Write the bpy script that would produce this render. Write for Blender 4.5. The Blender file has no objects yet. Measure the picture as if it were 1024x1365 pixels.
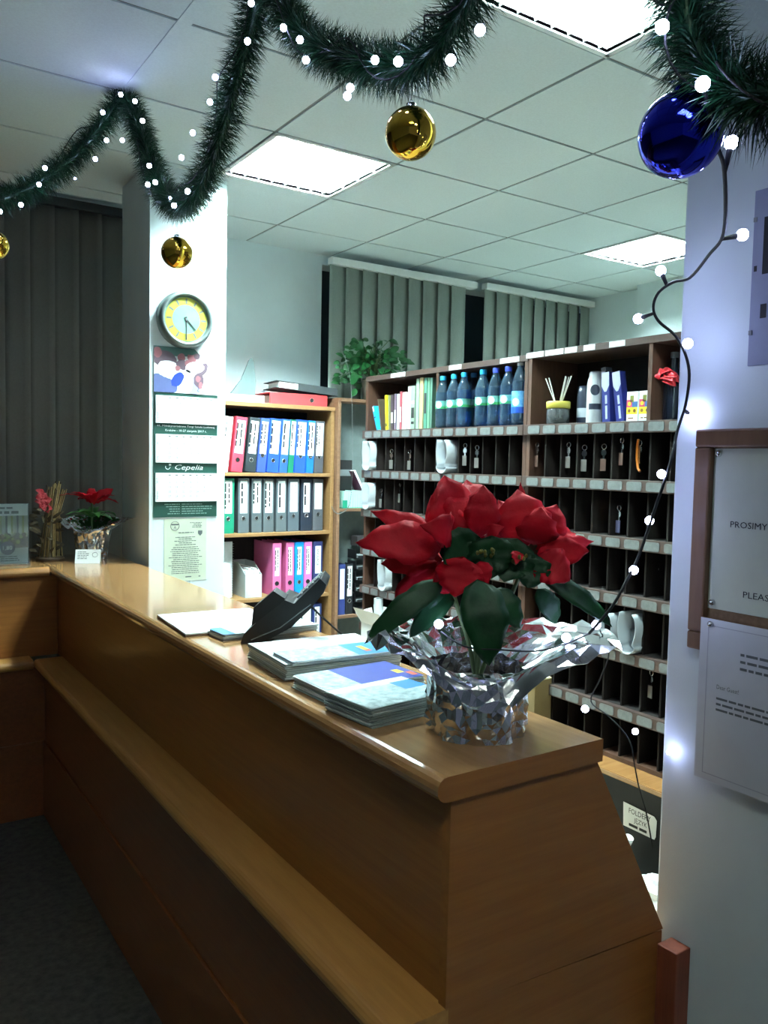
import bpy, math, random
from math import sin, cos, pi, radians
from mathutils import Vector, Matrix, noise as mnoise

S = bpy.context.scene
COL = S.collection
RNG = random.Random(7)

# ------------------------------------------------------------------ camera
F, YAW, PITCH, ROLL = 1097.558, 0.587188, -0.061877, 0.020369
EYE = Vector((0, 0, 1.6))
cy, sy, cp, sp = cos(YAW), sin(YAW), cos(PITCH), sin(PITCH)
FWD = Vector((sy*cp, cy*cp, sp)); RT = Vector((cy, -sy, 0)); UP = RT.cross(FWD)
R2 = cos(ROLL)*RT + sin(ROLL)*UP
U2 = -sin(ROLL)*RT + cos(ROLL)*UP
cd = bpy.data.cameras.new('camera'); cam = bpy.data.objects.new('camera', cd); COL.objects.link(cam)
mw = Matrix((R2, U2, -FWD)).transposed().to_4x4(); mw.translation = EYE
cam.matrix_world = mw
cd.sensor_fit = 'VERTICAL'; cd.sensor_height = 36; cd.lens = F/1365*36
cd.clip_start = 0.02
S.camera = cam

def ray(x, y): return FWD + R2*((x-512)/F) - U2*((y-682.5)/F)
def onx(x, y, X):
    d = ray(x, y); return EYE + d*(X/d.x)
def atd(x, y, depth): return EYE + ray(x, y)*depth

CEIL = 2.9227
GX, GY, T = 2.1071, 2.5172, 0.6

# ------------------------------------------------------------------ materials
def lin(c):
    c = c/255
    return c/12.92 if c <= .04045 else ((c+.055)/1.055)**2.4
MATS = {}
def mat(name, rgb, rough=.5, metal=0, var=.12, scale=18, bump=0, bscale=None, spec=.5, stretch=None, rgb2=None,
        trans=0, coat=0, emit=None, es=0, alpha=1):
    if name in MATS: return MATS[name]
    m = bpy.data.materials.new(name); m.use_nodes = True
    nt = m.node_tree; b = nt.nodes['Principled BSDF']
    col = tuple(lin(c) for c in rgb)
    b.inputs['Roughness'].default_value = rough; b.inputs['Metallic'].default_value = metal
    b.inputs['Specular IOR Level'].default_value = spec
    b.inputs['Transmission Weight'].default_value = trans
    b.inputs['Coat Weight'].default_value = coat; b.inputs['Coat Roughness'].default_value = .1
    if alpha < 1: b.inputs['Alpha'].default_value = alpha
    tc = nt.nodes.new('ShaderNodeTexCoord'); mp = nt.nodes.new('ShaderNodeMapping')
    nt.links.new(tc.outputs['Object'], mp.inputs['Vector'])
    if stretch: mp.inputs['Scale'].default_value = stretch
    nz = nt.nodes.new('ShaderNodeTexNoise'); nz.inputs['Scale'].default_value = scale
    nz.inputs['Detail'].default_value = 5; nz.inputs['Roughness'].default_value = .6
    nt.links.new(mp.outputs['Vector'], nz.inputs['Vector'])
    rp = nt.nodes.new('ShaderNodeValToRGB'); rp.color_ramp.elements[0].position = .3; rp.color_ramp.elements[1].position = .7
    c2 = tuple(lin(c) for c in rgb2) if rgb2 else tuple(min(1, c*(1+var)) for c in col)
    c1 = col if rgb2 else tuple(c*(1-var) for c in col)
    rp.color_ramp.elements[0].color = (*c1, 1); rp.color_ramp.elements[1].color = (*c2, 1)
    nt.links.new(nz.outputs['Fac'], rp.inputs['Fac']); nt.links.new(rp.outputs['Color'], b.inputs['Base Color'])
    if bump:
        bp = nt.nodes.new('ShaderNodeBump'); bp.inputs['Strength'].default_value = bump; bp.inputs['Distance'].default_value = .002
        n2 = nt.nodes.new('ShaderNodeTexNoise'); n2.inputs['Scale'].default_value = bscale or scale*6; n2.inputs['Detail'].default_value = 3
        nt.links.new(mp.outputs['Vector'], n2.inputs['Vector'])
        nt.links.new(n2.outputs['Fac'], bp.inputs['Height']); nt.links.new(bp.outputs['Normal'], b.inputs['Normal'])
    if emit:
        b.inputs['Emission Color'].default_value = (*emit, 1); b.inputs['Emission Strength'].default_value = es
    MATS[name] = m
    return m

M_wall = mat('painted_plaster', (212, 224, 226), .75, var=.03, scale=6, bump=.15, bscale=220)
M_ceil = mat('ceiling_board', (206, 218, 220), .9, var=.05, scale=120, bump=.3, bscale=400)
M_tbar = mat('ceiling_tee_metal', (112, 118, 116), .5, var=.03)
M_white = mat('white_enamel', (225, 228, 226), .45, var=.02)
M_floor = mat('stone_floor', (46, 46, 43), .55, rgb2=(88, 86, 80), scale=34, bump=.1)
M_wood = mat('beech_laminate', (132, 79, 31), .36, rgb2=(149, 94, 41), scale=6, stretch=(9, .6, 14), coat=.15)
M_woodx = mat('beech_laminate_end', (136, 82, 33), .42, rgb2=(152, 96, 43), scale=6, stretch=(.7, 9, 12))
M_top = mat('beech_worktop', (150, 108, 66), .16, rgb2=(166, 123, 80), scale=5, stretch=(10, .6, 14), coat=.6)
M_topx = mat('beech_worktop_cross', (150, 104, 60), .22, rgb2=(166, 120, 74), scale=5, stretch=(.6, 10, 14), coat=.35)
M_ledge = mat('beech_ledge_lit', (160, 110, 52), .4, rgb2=(178, 128, 68), scale=6, stretch=(9, .6, 14))  # lighter copy of the front beech, light on the ledge put into the colour
M_woodlow = mat('shaded_red_beech_laminate', (112, 62, 28), .45, rgb2=(128, 74, 36), scale=6, stretch=(9, .6, 14))  # redder panel wood, also darkened for the shade below the ledge
M_redwood = mat('mahogany_stain', (112, 52, 34), .5, rgb2=(134, 66, 44), scale=7, stretch=(10, 10, .8))
M_shelfoak = mat('oak_veneer_shelf', (136, 100, 62), .5, rgb2=(152, 116, 76), scale=8, stretch=(.8, 8, 8))
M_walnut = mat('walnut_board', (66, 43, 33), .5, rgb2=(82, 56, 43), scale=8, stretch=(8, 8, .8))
M_walnutd = mat('walnut_inside_shaded', (17, 11, 10), .8, rgb2=(24, 16, 14), scale=8, stretch=(8, 8, .8))  # near-black walnut copy: the shade inside the compartments is in the colour
M_strip = mat('walnut_strip', (62, 46, 41), .5, rgb2=(76, 58, 51), scale=8, stretch=(8, .8, 8))
M_labelp = mat('label_holder_plastic', (106, 110, 109), .35, var=.18, scale=60)
M_paper = mat('white_paper', (232, 234, 232), .7, var=.03, scale=14)
M_paperg = mat('pale_green_paper', (198, 206, 186), .7, var=.04, scale=14)
M_lamin = mat('laminated_paper', (196, 202, 208), .3, var=.04, scale=14)
M_ink = mat('black_ink', (26, 28, 30), .6, var=.05)
M_inkg = mat('grey_ink', (92, 98, 100), .6, var=.05)
M_black = mat('black_plastic', (22, 23, 27), .35, var=.1)
M_blackm = mat('black_matt', (17, 17, 19), .7, var=.1)
M_grey = mat('grey_plastic', (120, 126, 130), .4, var=.05)
M_chrome = mat('chrome', (210, 210, 212), .18, 1, var=.02)
M_pane = mat('night_glass', (40, 52, 60), .3, var=.05)
M_slat = mat('grey_fabric_slat', (150, 158, 149), .85, var=.05, scale=90, bump=.2)
M_slatd = mat('charcoal_fabric_slat', (112, 108, 102), .85, var=.06, scale=90, bump=.2)
M_gold = mat('gold_mirror', (212, 168, 62), .06, 1, var=.02)
M_blue = mat('blue_mirror', (36, 44, 190), .07, 1, var=.03)
M_foil = mat('silver_foil', (205, 206, 208), .16, 1, var=.03, bump=.35, bscale=60)
M_tinsel = mat('green_tinsel', (9, 40, 24), .35, .3, rgb2=(22, 66, 36), scale=40)
M_wire = mat('dark_green_wire', (10, 14, 15), .7, var=.1)
M_bract = mat('red_bract', (150, 2, 20), .6, spec=.18, rgb2=(186, 8, 30), scale=14, bump=.5, bscale=60)
M_green = mat('poinsettia_leaf', (10, 44, 20), .5, spec=.25, rgb2=(20, 66, 32), scale=14, bump=.5, bscale=60)
M_pothos = mat('pothos_leaf', (14, 66, 26), .45, rgb2=(30, 96, 44), scale=12)
M_terra = mat('clay_pot', (116, 110, 98), .7, var=.1)
M_stem = mat('green_stem', (72, 92, 46), .6, var=.2)
M_yel = mat('yellow_cyathia', (110, 104, 34), .5, var=.4, scale=80)
def plain(name, rgb, rough=.5, **k): return mat(name, rgb, rough, var=.07, **k)

# ------------------------------------------------------------------ mesh helper
TXT = {}
def glyphs(s, bold=False):
    if s not in TXT:
        cu = bpy.data.curves.new('t', 'FONT'); cu.body = s; cu.size = 1; cu.align_x = 'LEFT'; cu.resolution_u = 2
        cu.offset = 0.0
        o = bpy.data.objects.new('t', cu); COL.objects.link(o)
        dg = bpy.context.evaluated_depsgraph_get(); dg.update()
        me = bpy.data.meshes.new_from_object(o.evaluated_get(dg))
        TXT[s] = ([v.co.copy() for v in me.vertices], [tuple(p.vertices) for p in me.polygons])
        bpy.data.objects.remove(o); bpy.data.curves.remove(cu); bpy.data.meshes.remove(me)
    return TXT[s]

def curved_disc(mb, r, th0, dth, z, dz, mi=0, n=20):
    vs = [(r*cos(th0), r*sin(th0), z)]; fs = []
    for q in (1/3, 2/3, 1):
        for k in range(n):
            a = 2*pi*k/n; th = th0+dth*q*cos(a); vs.append((r*cos(th), r*sin(th), z+dz*q*sin(a)))
    for k in range(n): fs.append((0, 1+k, 1+(k+1) % n))
    for g in range(2):
        for k in range(n): fs.append((1+g*n+k, 1+(g+1)*n+k, 1+(g+1)*n+(k+1) % n, 1+g*n+(k+1) % n))
    mb.add(vs, fs, mi)

class MB:
    def __init__(s): s.v = []; s.f = []; s.m = []; s.sm = []
    def add(s, vs, fs, mi=0, smooth=False, M=None):
        n = len(s.v)
        for p in vs:
            p = Vector(p)
            s.v.append(M @ p if M is not None else p)
        for f in fs: s.f.append([i+n for i in f]); s.m.append(mi); s.sm.append(smooth)
        return s
    def box(s, x0, x1, y0, y1, z0, z1, mi=0, M=None):
        vs = [(x, y, z) for z in (z0, z1) for y in (y0, y1) for x in (x0, x1)]
        return s.add(vs, [(0, 2, 3, 1), (4, 5, 7, 6), (0, 1, 5, 4), (1, 3, 7, 5), (3, 2, 6, 7), (2, 0, 4, 6)], mi, False, M)
    def prism(s, poly, axis, a0, a1, mi=0, M=None, smooth=False):
        n = len(poly)
        def mk(p, a):
            return {'x': (a, p[0], p[1]), 'y': (p[0], a, p[1]), 'z': (p[0], p[1], a)}[axis]
        vs = [mk(p, a0) for p in poly]+[mk(p, a1) for p in poly]
        s.add(vs, [tuple(range(n-1, -1, -1)), tuple(range(n, 2*n))], mi, False, M)
        return s.add(vs, [(i, (i+1) % n, n+(i+1) % n, n+i) for i in range(n)], mi, smooth, M)
    def tube(s, pts, r, n=6, mi=0, M=None, taper=None, caps=True):
        pts = [Vector(p) for p in pts]; vs = []; fs = []
        up = None
        for i, p in enumerate(pts):
            d = (pts[min(i+1, len(pts)-1)]-pts[max(i-1, 0)]).normalized()
            if up is None: up = d.orthogonal().normalized()
            a = (up - d*up.dot(d))
            a = a.normalized() if a.length > 1e-6 else d.orthogonal().normalized()
            up = a; b = d.cross(a)
            rr = r if taper is None else r+(taper-r)*i/(len(pts)-1)
            for k in range(n): vs.append(p+(a*cos(2*pi*k/n)+b*sin(2*pi*k/n))*rr)
        for i in range(len(pts)-1):
            for k in range(n): fs.append((i*n+k, i*n+(k+1) % n, (i+1)*n+(k+1) % n, (i+1)*n+k))
        s.add(vs, fs, mi, True, M)
        if caps:
            s.add(vs[:n], [tuple(range(n-1, -1, -1))], mi, False, M); s.add(vs[-n:], [tuple(range(n))], mi, False, M)
        return s
    def lathe(s, prof, n=20, c=(0, 0, 0), mi=0, M=None, smooth=True):
        c = Vector(c); vs = []; fs = []
        for r, z in prof:
            for k in range(n): vs.append(c+Vector((r*cos(2*pi*k/n), r*sin(2*pi*k/n), z)))
        for i in range(len(prof)-1):
            for k in range(n): fs.append((i*n+k, i*n+(k+1) % n, (i+1)*n+(k+1) % n, (i+1)*n+k))
        return s.add(vs, fs, mi, smooth, M)
    def ball(s, c, r, n=24, mi=0, M=None, sz=1):
        pr = [(max(r*sin(pi*i/(n//2)), 1e-5), -r*sz*cos(pi*i/(n//2))) for i in range(n//2+1)]
        return s.lathe(pr, n, c, mi, M)
    def text(s, string, size, o, u, v, mi=0, align='l', lift=.0006, fit=None):
        vs, fs = glyphs(string)
        if not vs: return s
        u = Vector(u); v = Vector(v); w = u.cross(v); o = Vector(o)+w*lift
        x0 = min(p.x for p in vs); x1 = max(p.x for p in vs)
        sx = size if fit is None else fit/(x1-x0)
        off = {'l': x0, 'c': (x0+x1)/2, 'r': x1}[align]
        return s.add([o+u*((p.x-off)*sx)+v*(p.y*size) for p in vs], fs, mi)
    def rect(s, o, u, v, a0, a1, b0, b1, mi=0, lift=.0005):
        u = Vector(u); v = Vector(v); w = u.cross(v); o = Vector(o)+w*lift
        return s.add([o+u*a0+v*b0, o+u*a1+v*b0, o+u*a1+v*b1, o+u*a0+v*b1], [(0, 1, 2, 3)], mi)
    def disc(s, o, u, v, r, mi=0, lift=.0006, n=20, r2=None):
        u = Vector(u); v = Vector(v); w = u.cross(v); o = Vector(o)+w*lift
        r2 = r2 or r
        return s.add([o+u*(r*cos(2*pi*k/n))+v*(r2*sin(2*pi*k/n)) for k in range(n)], [tuple(range(n))], mi)
    def strokes(s, o, u, v, width, rows, pitch, h, mi=0, align='l', rng=RNG, lo=.75):
        for r in range(rows):
            wd = width*rng.uniform(lo, 1); a = {'l': 0, 'c': (width-wd)/2, 'r': width-wd}[align]; e = a+wd
            while a < e-h:
                l = min(rng.uniform(1.5, 6)*h, e-a)
                s.rect(o, u, v, a, a+l, -r*pitch-h/2, -r*pitch+h/2, mi); a += l+h*.7
        return s
    def build(s, name, mats, parent=None, loc=None, bev=0, solid=0, sub=0):
        me = bpy.data.meshes.new(name); me.from_pydata([tuple(p) for p in s.v], [], s.f)
        if not isinstance(mats, (list, tuple)): mats = [mats]
        for m in mats: me.materials.append(m)
        me.polygons.foreach_set('material_index', s.m); me.polygons.foreach_set('use_smooth', s.sm)
        me.update()
        o = bpy.data.objects.new(name, me); COL.objects.link(o)
        if parent: o.parent = parent
        if loc is not None: o.location = loc
        if bev:
            md = o.modifiers.new('bevel', 'BEVEL'); md.width = bev; md.segments = 2; md.limit_method = 'ANGLE'
        if solid:
            md = o.modifiers.new('solid', 'SOLIDIFY'); md.thickness = solid
        if sub:
            md = o.modifiers.new('sub', 'SUBSURF'); md.levels = sub; md.render_levels = sub
        return o

def tag(o, label, cat, group=None):
    o['label'] = label; o['category'] = cat
    if group: o['group'] = group
    return o
def thing(name, label, cat, loc=(0, 0, 0), rz=0, group=None, rot=None):
    o = bpy.data.objects.new(name, None); COL.objects.link(o); o.empty_display_size = .05
    o.location = loc; o.rotation_euler = rot or (0, 0, rz)
    return tag(o, label, cat, group)
def struct(name, mb, mats, **k):
    o = mb.build(name, mats, **k); o['kind'] = 'structure'; return o
def part_label(o, l): o['label'] = l; return o
def kids(o): return [c for c in bpy.data.objects if c.parent == o]
def copy_tree(o, parent=None):
    c = o.copy(); COL.objects.link(c)
    if parent: c.parent = parent
    for ch in kids(o): copy_tree(ch, c)
    return c
X_, Y_, Z_ = Vector((1, 0, 0)), Vector((0, 1, 0)), Vector((0, 0, 1))

# ================================================================== SETTING
struct('floor', MB().box(-3.2, 1.15, -3.2, 5.2, -.1, 0), M_floor)
struct('floor', MB().box(1.15, 5.4, -3.2, 5.2, -.1, -.0005), mat('pale_bounce_floor', (196, 186, 166), .5, var=.05))  # pale floor added behind the counter to bounce light onto the ceiling

# lamps: tile index (i, j) of the corner with the smaller indices; tiles run +X by i and +Y by j
LAMPS = [(-1, 1), (-1, -2), (3, 1), (-4, -5)]
cb = MB()
for i in range(-9, 5):
    for j in range(-10, 5):
        if (i, j) in LAMPS: continue
        x0, y0 = GX+i*T, GY+j*T
        x1, y1 = x0+T, min(y0+T, 5.2)
        if y0 > 5.2 or x0 > 5.3: continue
        g = .0075
        cb.box(x0+g, x1-g, y0+g, y1-g, CEIL, CEIL+.02, 0)
for (i, j) in [(a, b) for a in range(-9, 5) for b in range(-10, 5)]:
    if (i, j) in LAMPS: continue
# tee grid, seen as the fine seam between the boards
for i in range(-9, 6):
    x = GX+i*T
    for j in range(-10, 5):
        y0, y1 = GY+j*T, GY+(j+1)*T
        w = .014
        cb.box(x-w, x+w, y0, min(y1, 5.2), CEIL+.004, CEIL+.018, 1)
for j in range(-10, 6):
    y = GY+j*T
    if y > 5.2: continue
    cb.box(GX-9*T, GX+5*T, y-.014, y+.014, CEIL+.005, CEIL+.0185, 1)
cb.box(GX-2*T-.022, GX-2*T+.022, GY-9*T, GY+4*T, CEIL-.003, CEIL+.003, 0)
# slab above the tiles (with openings for the lamps)
for i in range(-9, 5):
    for j in range(-10, 5):
        if (i, j) in LAMPS: continue
        x0, y0 = GX+i*T, GY+j*T
        cb.box(x0, x0+T, y0, y0+T, CEIL+.021, CEIL+.05, 1)
struct('ceiling', cb, [M_ceil, M_tbar, M_white])

# back wall with two window openings, its panes and the night outside
wb = MB()
YB = 4.75
wb.box(1.32, 2.64, YB, 5.0, 0, CEIL+.05)
wb.box(-3.2, 1.32, YB, 5.0, 0, .9); wb.box(2.64, 5.2, YB, 5.0, 0, .9)
wb.box(-3.2, 1.32, YB, 5.0, 2.80, CEIL+.05); wb.box(2.64, 5.2, YB, 5.0, 2.86, CEIL+.05)
struct('wall_back', wb, M_wall)
struct('window_1', MB().box(-3.2, 1.32, 4.9, 4.92, .9, 2.8), M_pane)
struct('window_2', MB().box(2.64, 5.2, 4.9, 4.92, .9, 2.86), M_pane)
# far right wall with its pilaster
wr = MB().box(5.03, 5.2, 1.0, YB, 0, CEIL+.05); wr.box(4.9, 5.03, 2.6, 4.08, 0, CEIL+.05)
struct('wall_far_right', wr, M_wall)
# pillar carrying clock and calendar
struct('wall_pillar', MB().box(1.2, 1.57, 3.764, 4.194, 0, CEIL+.05), M_wall)
# wall beside the counter end (notice board)
struct('wall_right', MB().box(1.38, 1.9, -3.2, 1.04, 0, CEIL+.05), M_wall, bev=.004)
struct('wall_left', MB().box(-3.3, -3.2, -3.2, 5.0, 0, CEIL+.05), M_wall)
# dark red timber skirting post at the foot of the wall
struct('trim_1', MB().box(1.335, 1.379, .955, 1.0, 0, .66), M_redwood, bev=.002)

# ------------------------------------------------------------------ ceiling lamps
M_tube = mat('lit_fluorescent_tube', (255, 255, 255), .5, emit=(.74, .985, 1.0), es=960)
M_tubed = mat('dim_fluorescent_tube', (255, 255, 255), .5, emit=(.74, .985, 1.0), es=225)
M_lou = mat('louvre_white', (226, 230, 228), .35, var=.02)
def ceiling_lamp(i, j, label, tm):
    x0, y0 = GX+i*T, GY+j*T
    t = thing('ceiling_lamp', label, 'ceiling light', (x0+T/2, y0+T/2, CEIL), group='recessed ceiling lamps')
    h = T/2-.008
    b = MB()
    b.box(-h, h, -h, h, .095, .1); b.box(-h, -h+.006, -h, h, .0, .095); b.box(h-.006, h, -h, h, 0, .095)
    b.box(-h, h, -h, -h+.006, 0, .095); b.box(-h, h, h-.006, h, 0, .095)
    for a, c, d, e in ((-h-.006, h+.006, -h-.006, -h+.014), (-h-.006, h+.006, h-.014, h+.006), (-h-.006, -h+.014, -h, h), (h-.014, h+.006, -h, h)):
        b.box(a, c, d, e, -.004, .001)
    b.build('housing', M_white, t)
    for k in range(4):
        y = -.21+.14*k
        MB().tube([(-.275, y, .058), (.275, y, .058)], .013, 10).build('tube', tm, t)
    l = MB()
    for k in range(3):
        y = -.14+.14*k
        l.prism([(y-.008, .044), (y+.008, .044), (y+.002, .004), (y-.002, .004)], 'x', -h+.01, h-.01)
    for k in range(8):
        x = -.245+.07*k
        l.prism([(x-.007, .044), (x+.007, .044), (x+.0015, .006), (x-.0015, .006)], 'y', -h+.01, h-.01)
    l.build('louvre', M_lou, t)
    return t
ceiling_lamp(-1, 1, 'square louvred ceiling lamp in front of the clock pillar, seen left of the gold bauble', M_tube)
ceiling_lamp(-1, -2, 'nearest and brightest square ceiling lamp, cut off by the top of the picture', M_tubed)
ceiling_lamp(3, 1, 'farthest small-looking louvred ceiling lamp above the right end of the key cabinets', M_tube)

M_tubel = mat('lobby_fluorescent_tube', (255, 255, 255), .5, emit=(.90, 1.0, .93), es=52)
ceiling_lamp(-4, -5, 'square louvred ceiling lamp over the lobby in front of the counter', M_tubel)
# ------------------------------------------------------------------ vertical blinds
def blind(x0, x1, y, ztop, zbot, pitch, slat, m, label, rail_m, ang):
    t = thing('vertical_blind', label, 'blind', (x0, y, zbot))
    H = ztop-zbot
    MB().box(0, x1-x0, -.03, .03, H-.045, H).build('head_rail', rail_m, t, bev=.003)
    n = int((x1-x0)/pitch)
    for k in range(n):
        x = pitch*(k+.5)
        a = ang+RNG.uniform(-.06, .06)
        b = MB(); w = slat/2
        vs = []; fs = []
        for q in range(5):
            s_ = -1+q*.5; bow = .006*(1-s_*s_)
            dx = cos(a)*w*s_-sin(a)*bow; dy = sin(a)*w*s_+cos(a)*bow
            vs += [(x+dx, dy, 0), (x+dx, dy, H-.045)]
        for q in range(4): fs.append((2*q, 2*q+2, 2*q+3, 2*q+1))
        b.add(vs, fs, 0, True).build('slat', m, t, solid=.0012)
    return t
blind(2.615, 3.80, 4.6, 2.875, .95, .122, .141, M_slat, 'pale grey vertical blind right of the white wall, behind the trailing plant', M_white, .2)
blind(3.885, 5.0, 4.6, 2.885, .95, .122, .141, M_slat, 'pale grey vertical blind beyond the dark gap, at the far right corner', M_white, .2)
blind(-2.6, 1.34, 4.5, 2.9, .3, .118, .127, M_slatd, 'dark charcoal vertical blind left of the pillar behind the corner of the counter', M_blackm, -.25)
# bead chain of the blind, hanging in front of the second shelf unit
ch = MB()
pts = [onx(455, 466, 2.54), onx(461, 480, 2.54), onx(466, 500, 2.54), onx(469, 530, 2.54), onx(470, 570, 2.54), onx(470, 620, 2.54), onx(469, 650, 2.54), onx(466, 672, 2.54), onx(460, 681, 2.54), onx(452, 685, 2.54), onx(446, 682, 2.54), onx(442, 675, 2.54)]
def smooth_path(pts, k=6):
    out = []
    P = [Vector(p) for p in pts]
    for i in range(len(P)-1):
        p0, p1, p2, p3 = P[max(i-1, 0)], P[i], P[i+1], P[min(i+2, len(P)-1)]
        for q in range(k):
            t = q/k
            out.append(.5*((2*p1)+(p2-p0)*t+(2*p0-5*p1+4*p2-p3)*t*t+(3*p1-p0-3*p2+p3)*t**3))
    out.append(P[-1]); return out
pts = [Vector((p.x+.0, p.y, p.z)) for p in pts]
sp_ = smooth_path(pts, 8)
for p in sp_: ch.ball(p, .0032, 6)
ch.tube(sp_, .001, 4)
tag(ch.build('bead_chain', M_labelp), 'white bead chain hanging in a loop beside the binder bookcase', 'chain')

# ================================================================== COUNTER
# long counter
XF, XR, CT = .82, 1.15, 1.10
YN, YF = 1.02, 3.87
cn = thing('reception_counter', 'long beech counter running away from the camera, with a lower ledge along its front', 'counter', (.98, 2.6, 0))
def cl(mb, name, m, **k):
    L = cn.location
    mb.v = [p-Vector(L) for p in mb.v]
    return mb.build(name, m, cn, **k)
def nose(xf, xr, zt, th, r):
    pr = [(xr, zt-th), (xr, zt)]
    for k in range(9):
        a = pi/2+pi*k/8
        pr.append((xf+r+cos(a)*r, zt-th/2+sin(a)*th/2))
    return pr
p = nose(.782, 1.163, CT, .042, .02)
topm = MB().prism(p, 'y', 1.006, 4.285, 0, smooth=False); topm.m[0] = topm.m[1] = 1
cl(topm, 'countertop', [M_top, M_woodx], bev=.0015)
cl(MB().box(XF, XF+.02, 1.034, 4.2, .70, CT-.042), 'front_panel', M_wood)
e = MB(); poly = [(XF-.004, .702), (XF-.004, CT-.042), (1.157, CT-.042), (1.370, .672)]
e.prism(poly, 'y', 1.014, 1.034, 0)
cl(e, 'end_panel', M_woodx, bev=.001)
e = MB().prism([(.705, 0), (.705, .66), (.82, .70), (1.370, .668), (1.370, 0)], 'y', 1.0165, 1.036, 0)
cl(e, 'lower_end_panel', M_woodx, bev=.001)
p = nose(.700, XF+.002, .705, .04, .018)
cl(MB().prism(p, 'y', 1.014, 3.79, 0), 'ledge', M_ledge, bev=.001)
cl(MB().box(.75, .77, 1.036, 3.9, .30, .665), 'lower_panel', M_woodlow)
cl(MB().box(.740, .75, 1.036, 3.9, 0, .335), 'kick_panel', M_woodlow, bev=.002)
cl(MB().box(1.12, 1.14, 1.04, 3.75, 0, CT-.045), 'back_panel', M_wood)
# wing towards the left
wg = thing('reception_counter', 'far short counter wing turning left at the corner, in front of the charcoal blind', 'counter', (-.1, 4.0, 0))
def wl(mb, name, m, **k):
    L = wg.location
    mb.v = [p-Vector(L) for p in mb.v]
    return mb.build(name, m, wg, **k)
pr = []
pr += [(4.285, CT-.042), (4.285, CT)]
for k in range(9):
    a = pi/2+pi*k/8
    pr.append((3.835+.02+cos(a)*.02, CT-.021+sin(a)*.021))
wl(MB().prism(pr, 'x', -1.6, .779, 0), 'countertop', M_topx, bev=.0015)
wl(MB().box(-1.6, .818, 3.87, 3.89, .70, CT-.042), 'front_panel', M_woodx)
pr = [(3.873, .665), (3.873, .705)]
for k in range(9):
    a = pi/2+pi*k/8
    pr.append((3.76+.018+cos(a)*.018, .685+sin(a)*.02))
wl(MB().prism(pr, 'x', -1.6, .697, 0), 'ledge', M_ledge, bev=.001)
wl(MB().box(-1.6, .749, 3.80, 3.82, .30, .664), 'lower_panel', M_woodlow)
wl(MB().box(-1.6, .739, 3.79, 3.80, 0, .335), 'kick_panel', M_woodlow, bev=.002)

# ================================================================== BINDER BOOKCASE
bk = thing('bookcase', 'oak-coloured open bookcase full of ring binders, right of the white pillar', 'bookcase', (2.13, 4.4, 0))
def bl(mb, name, m, **k):
    L = bk.location
    mb.v = [p-Vector(L) for p in mb.v]
    return mb.build(name, m, bk, **k)
BX0, BX1, BY0, BY1 = 1.66, 2.552, 4.4, 4.73
bl(MB().box(BX0, BX1, BY0-.005, BY1, 1.898, 1.922), 'top_board', M_shelfoak, bev=.002)
bl(MB().box(BX1-.024, BX1, BY0, BY1, 0, 1.898), 'side_panel', M_shelfoak, bev=.002)
bl(MB().box(BX0, BX0+.024, BY0, BY1, 0, 1.898), 'side_panel', M_shelfoak, bev=.002)
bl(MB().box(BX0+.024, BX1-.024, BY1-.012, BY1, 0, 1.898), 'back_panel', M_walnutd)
SH = [1.516, 1.164, .778, .39, .06]
for z in SH: bl(MB().box(BX0+.024, BX1-.024, BY0, BY1-.012, z-.02, z), 'shelf', M_shelfoak, bev=.002)

# ------------------------------------------------------------------ ring binders
def binder(x0, x1, zb, rgb, label, lean=0, y=4.43, lab=(.72, .19, .108), words=None, ring=.085, ringm=M_chrome, H=.318, D=.27, group='ring binders in the bookcase', hole=True, labm=None, wob=.0, seam=True):
    w = (x1-x0)*.96
    xm = (x0+x1)/2
    th = radians(lean)
    t = thing('ring_binder', label, 'binder', (xm, y, zb+abs(sin(th))*w/2+.0008), group=group, rot=(0, th, 0))
    m = plain('binder_%d_%d_%d' % rgb, rgb, .5)
    c = MB()
    k = .0035
    c.box(-w/2, w/2, 0, k, 0, H); c.box(-w/2, -w/2+k, k, D, 0, H); c.box(w/2-k, w/2, k, D, 0, H)
    c.build('cover', m, t, bev=.0015)
    MB().box(-w/2+.006, w/2-.006, .03, D-.02, .006, H-.022).build('paper_block', M_paper, t)
    if lab:
        lw, lh, lz = lab
        b = MB().box(-w*lw/2, w*lw/2, -.0012, 0, lz, lz+lh, 0)
        lo = b.build('label', [labm or M_paper], t)
        part_label(lo, 'white paper spine label')
        if words is not None:
            tx = MB()
            n = len(words)
            for q, wd in enumerate(words):
                px_ = w*lw*(.5-(q+.6)/n)
                size = w*lw*.8/max(n, 1.5)
                if wd is None:
                    tx.strokes((px_-size*.3, -.0015, lz+lh*.92), (0, 0, -1), (1, 0, 0), lh*.8, 1, 1, size*.5, 0, rng=RNG)
                else:
                    tx.text(wd, size, (px_-size*.3, -.0015, lz+lh*.9), (0, 0, -1), (1, 0, 0), 0, fit=min(lh*.8, size*.62*len(wd)))
            tx.build('lettering', [M_ink], lo)
    if hole:
        r = MB()
        n = 18
        vs = []; fs = []
        for i in range(n):
            for jn in range(6):
                a = 2*pi*i/n; bb = 2*pi*jn/6
                rr = .0115+.0022*cos(bb)
                vs.append((rr*cos(a), -.001+.0022*sin(bb), ring+rr*sin(a)))
        for i in range(n):
            for jn in range(6):
                fs.append((i*6+jn, ((i+1) % n)*6+jn, ((i+1) % n)*6+(jn+1) % 6, i*6+(jn+1) % 6))
        r.add(vs, fs, 0, True)
        r.disc((0, -.0002, ring), X_, Z_, .0105, 1, .0006, 16)
        r.build('finger_ring', [ringm, M_blackm], t)
    return t
z1, z2, z3, z4 = SH[0], SH[1], SH[2], SH[3]
BL = (34, 72, 172)
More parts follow.
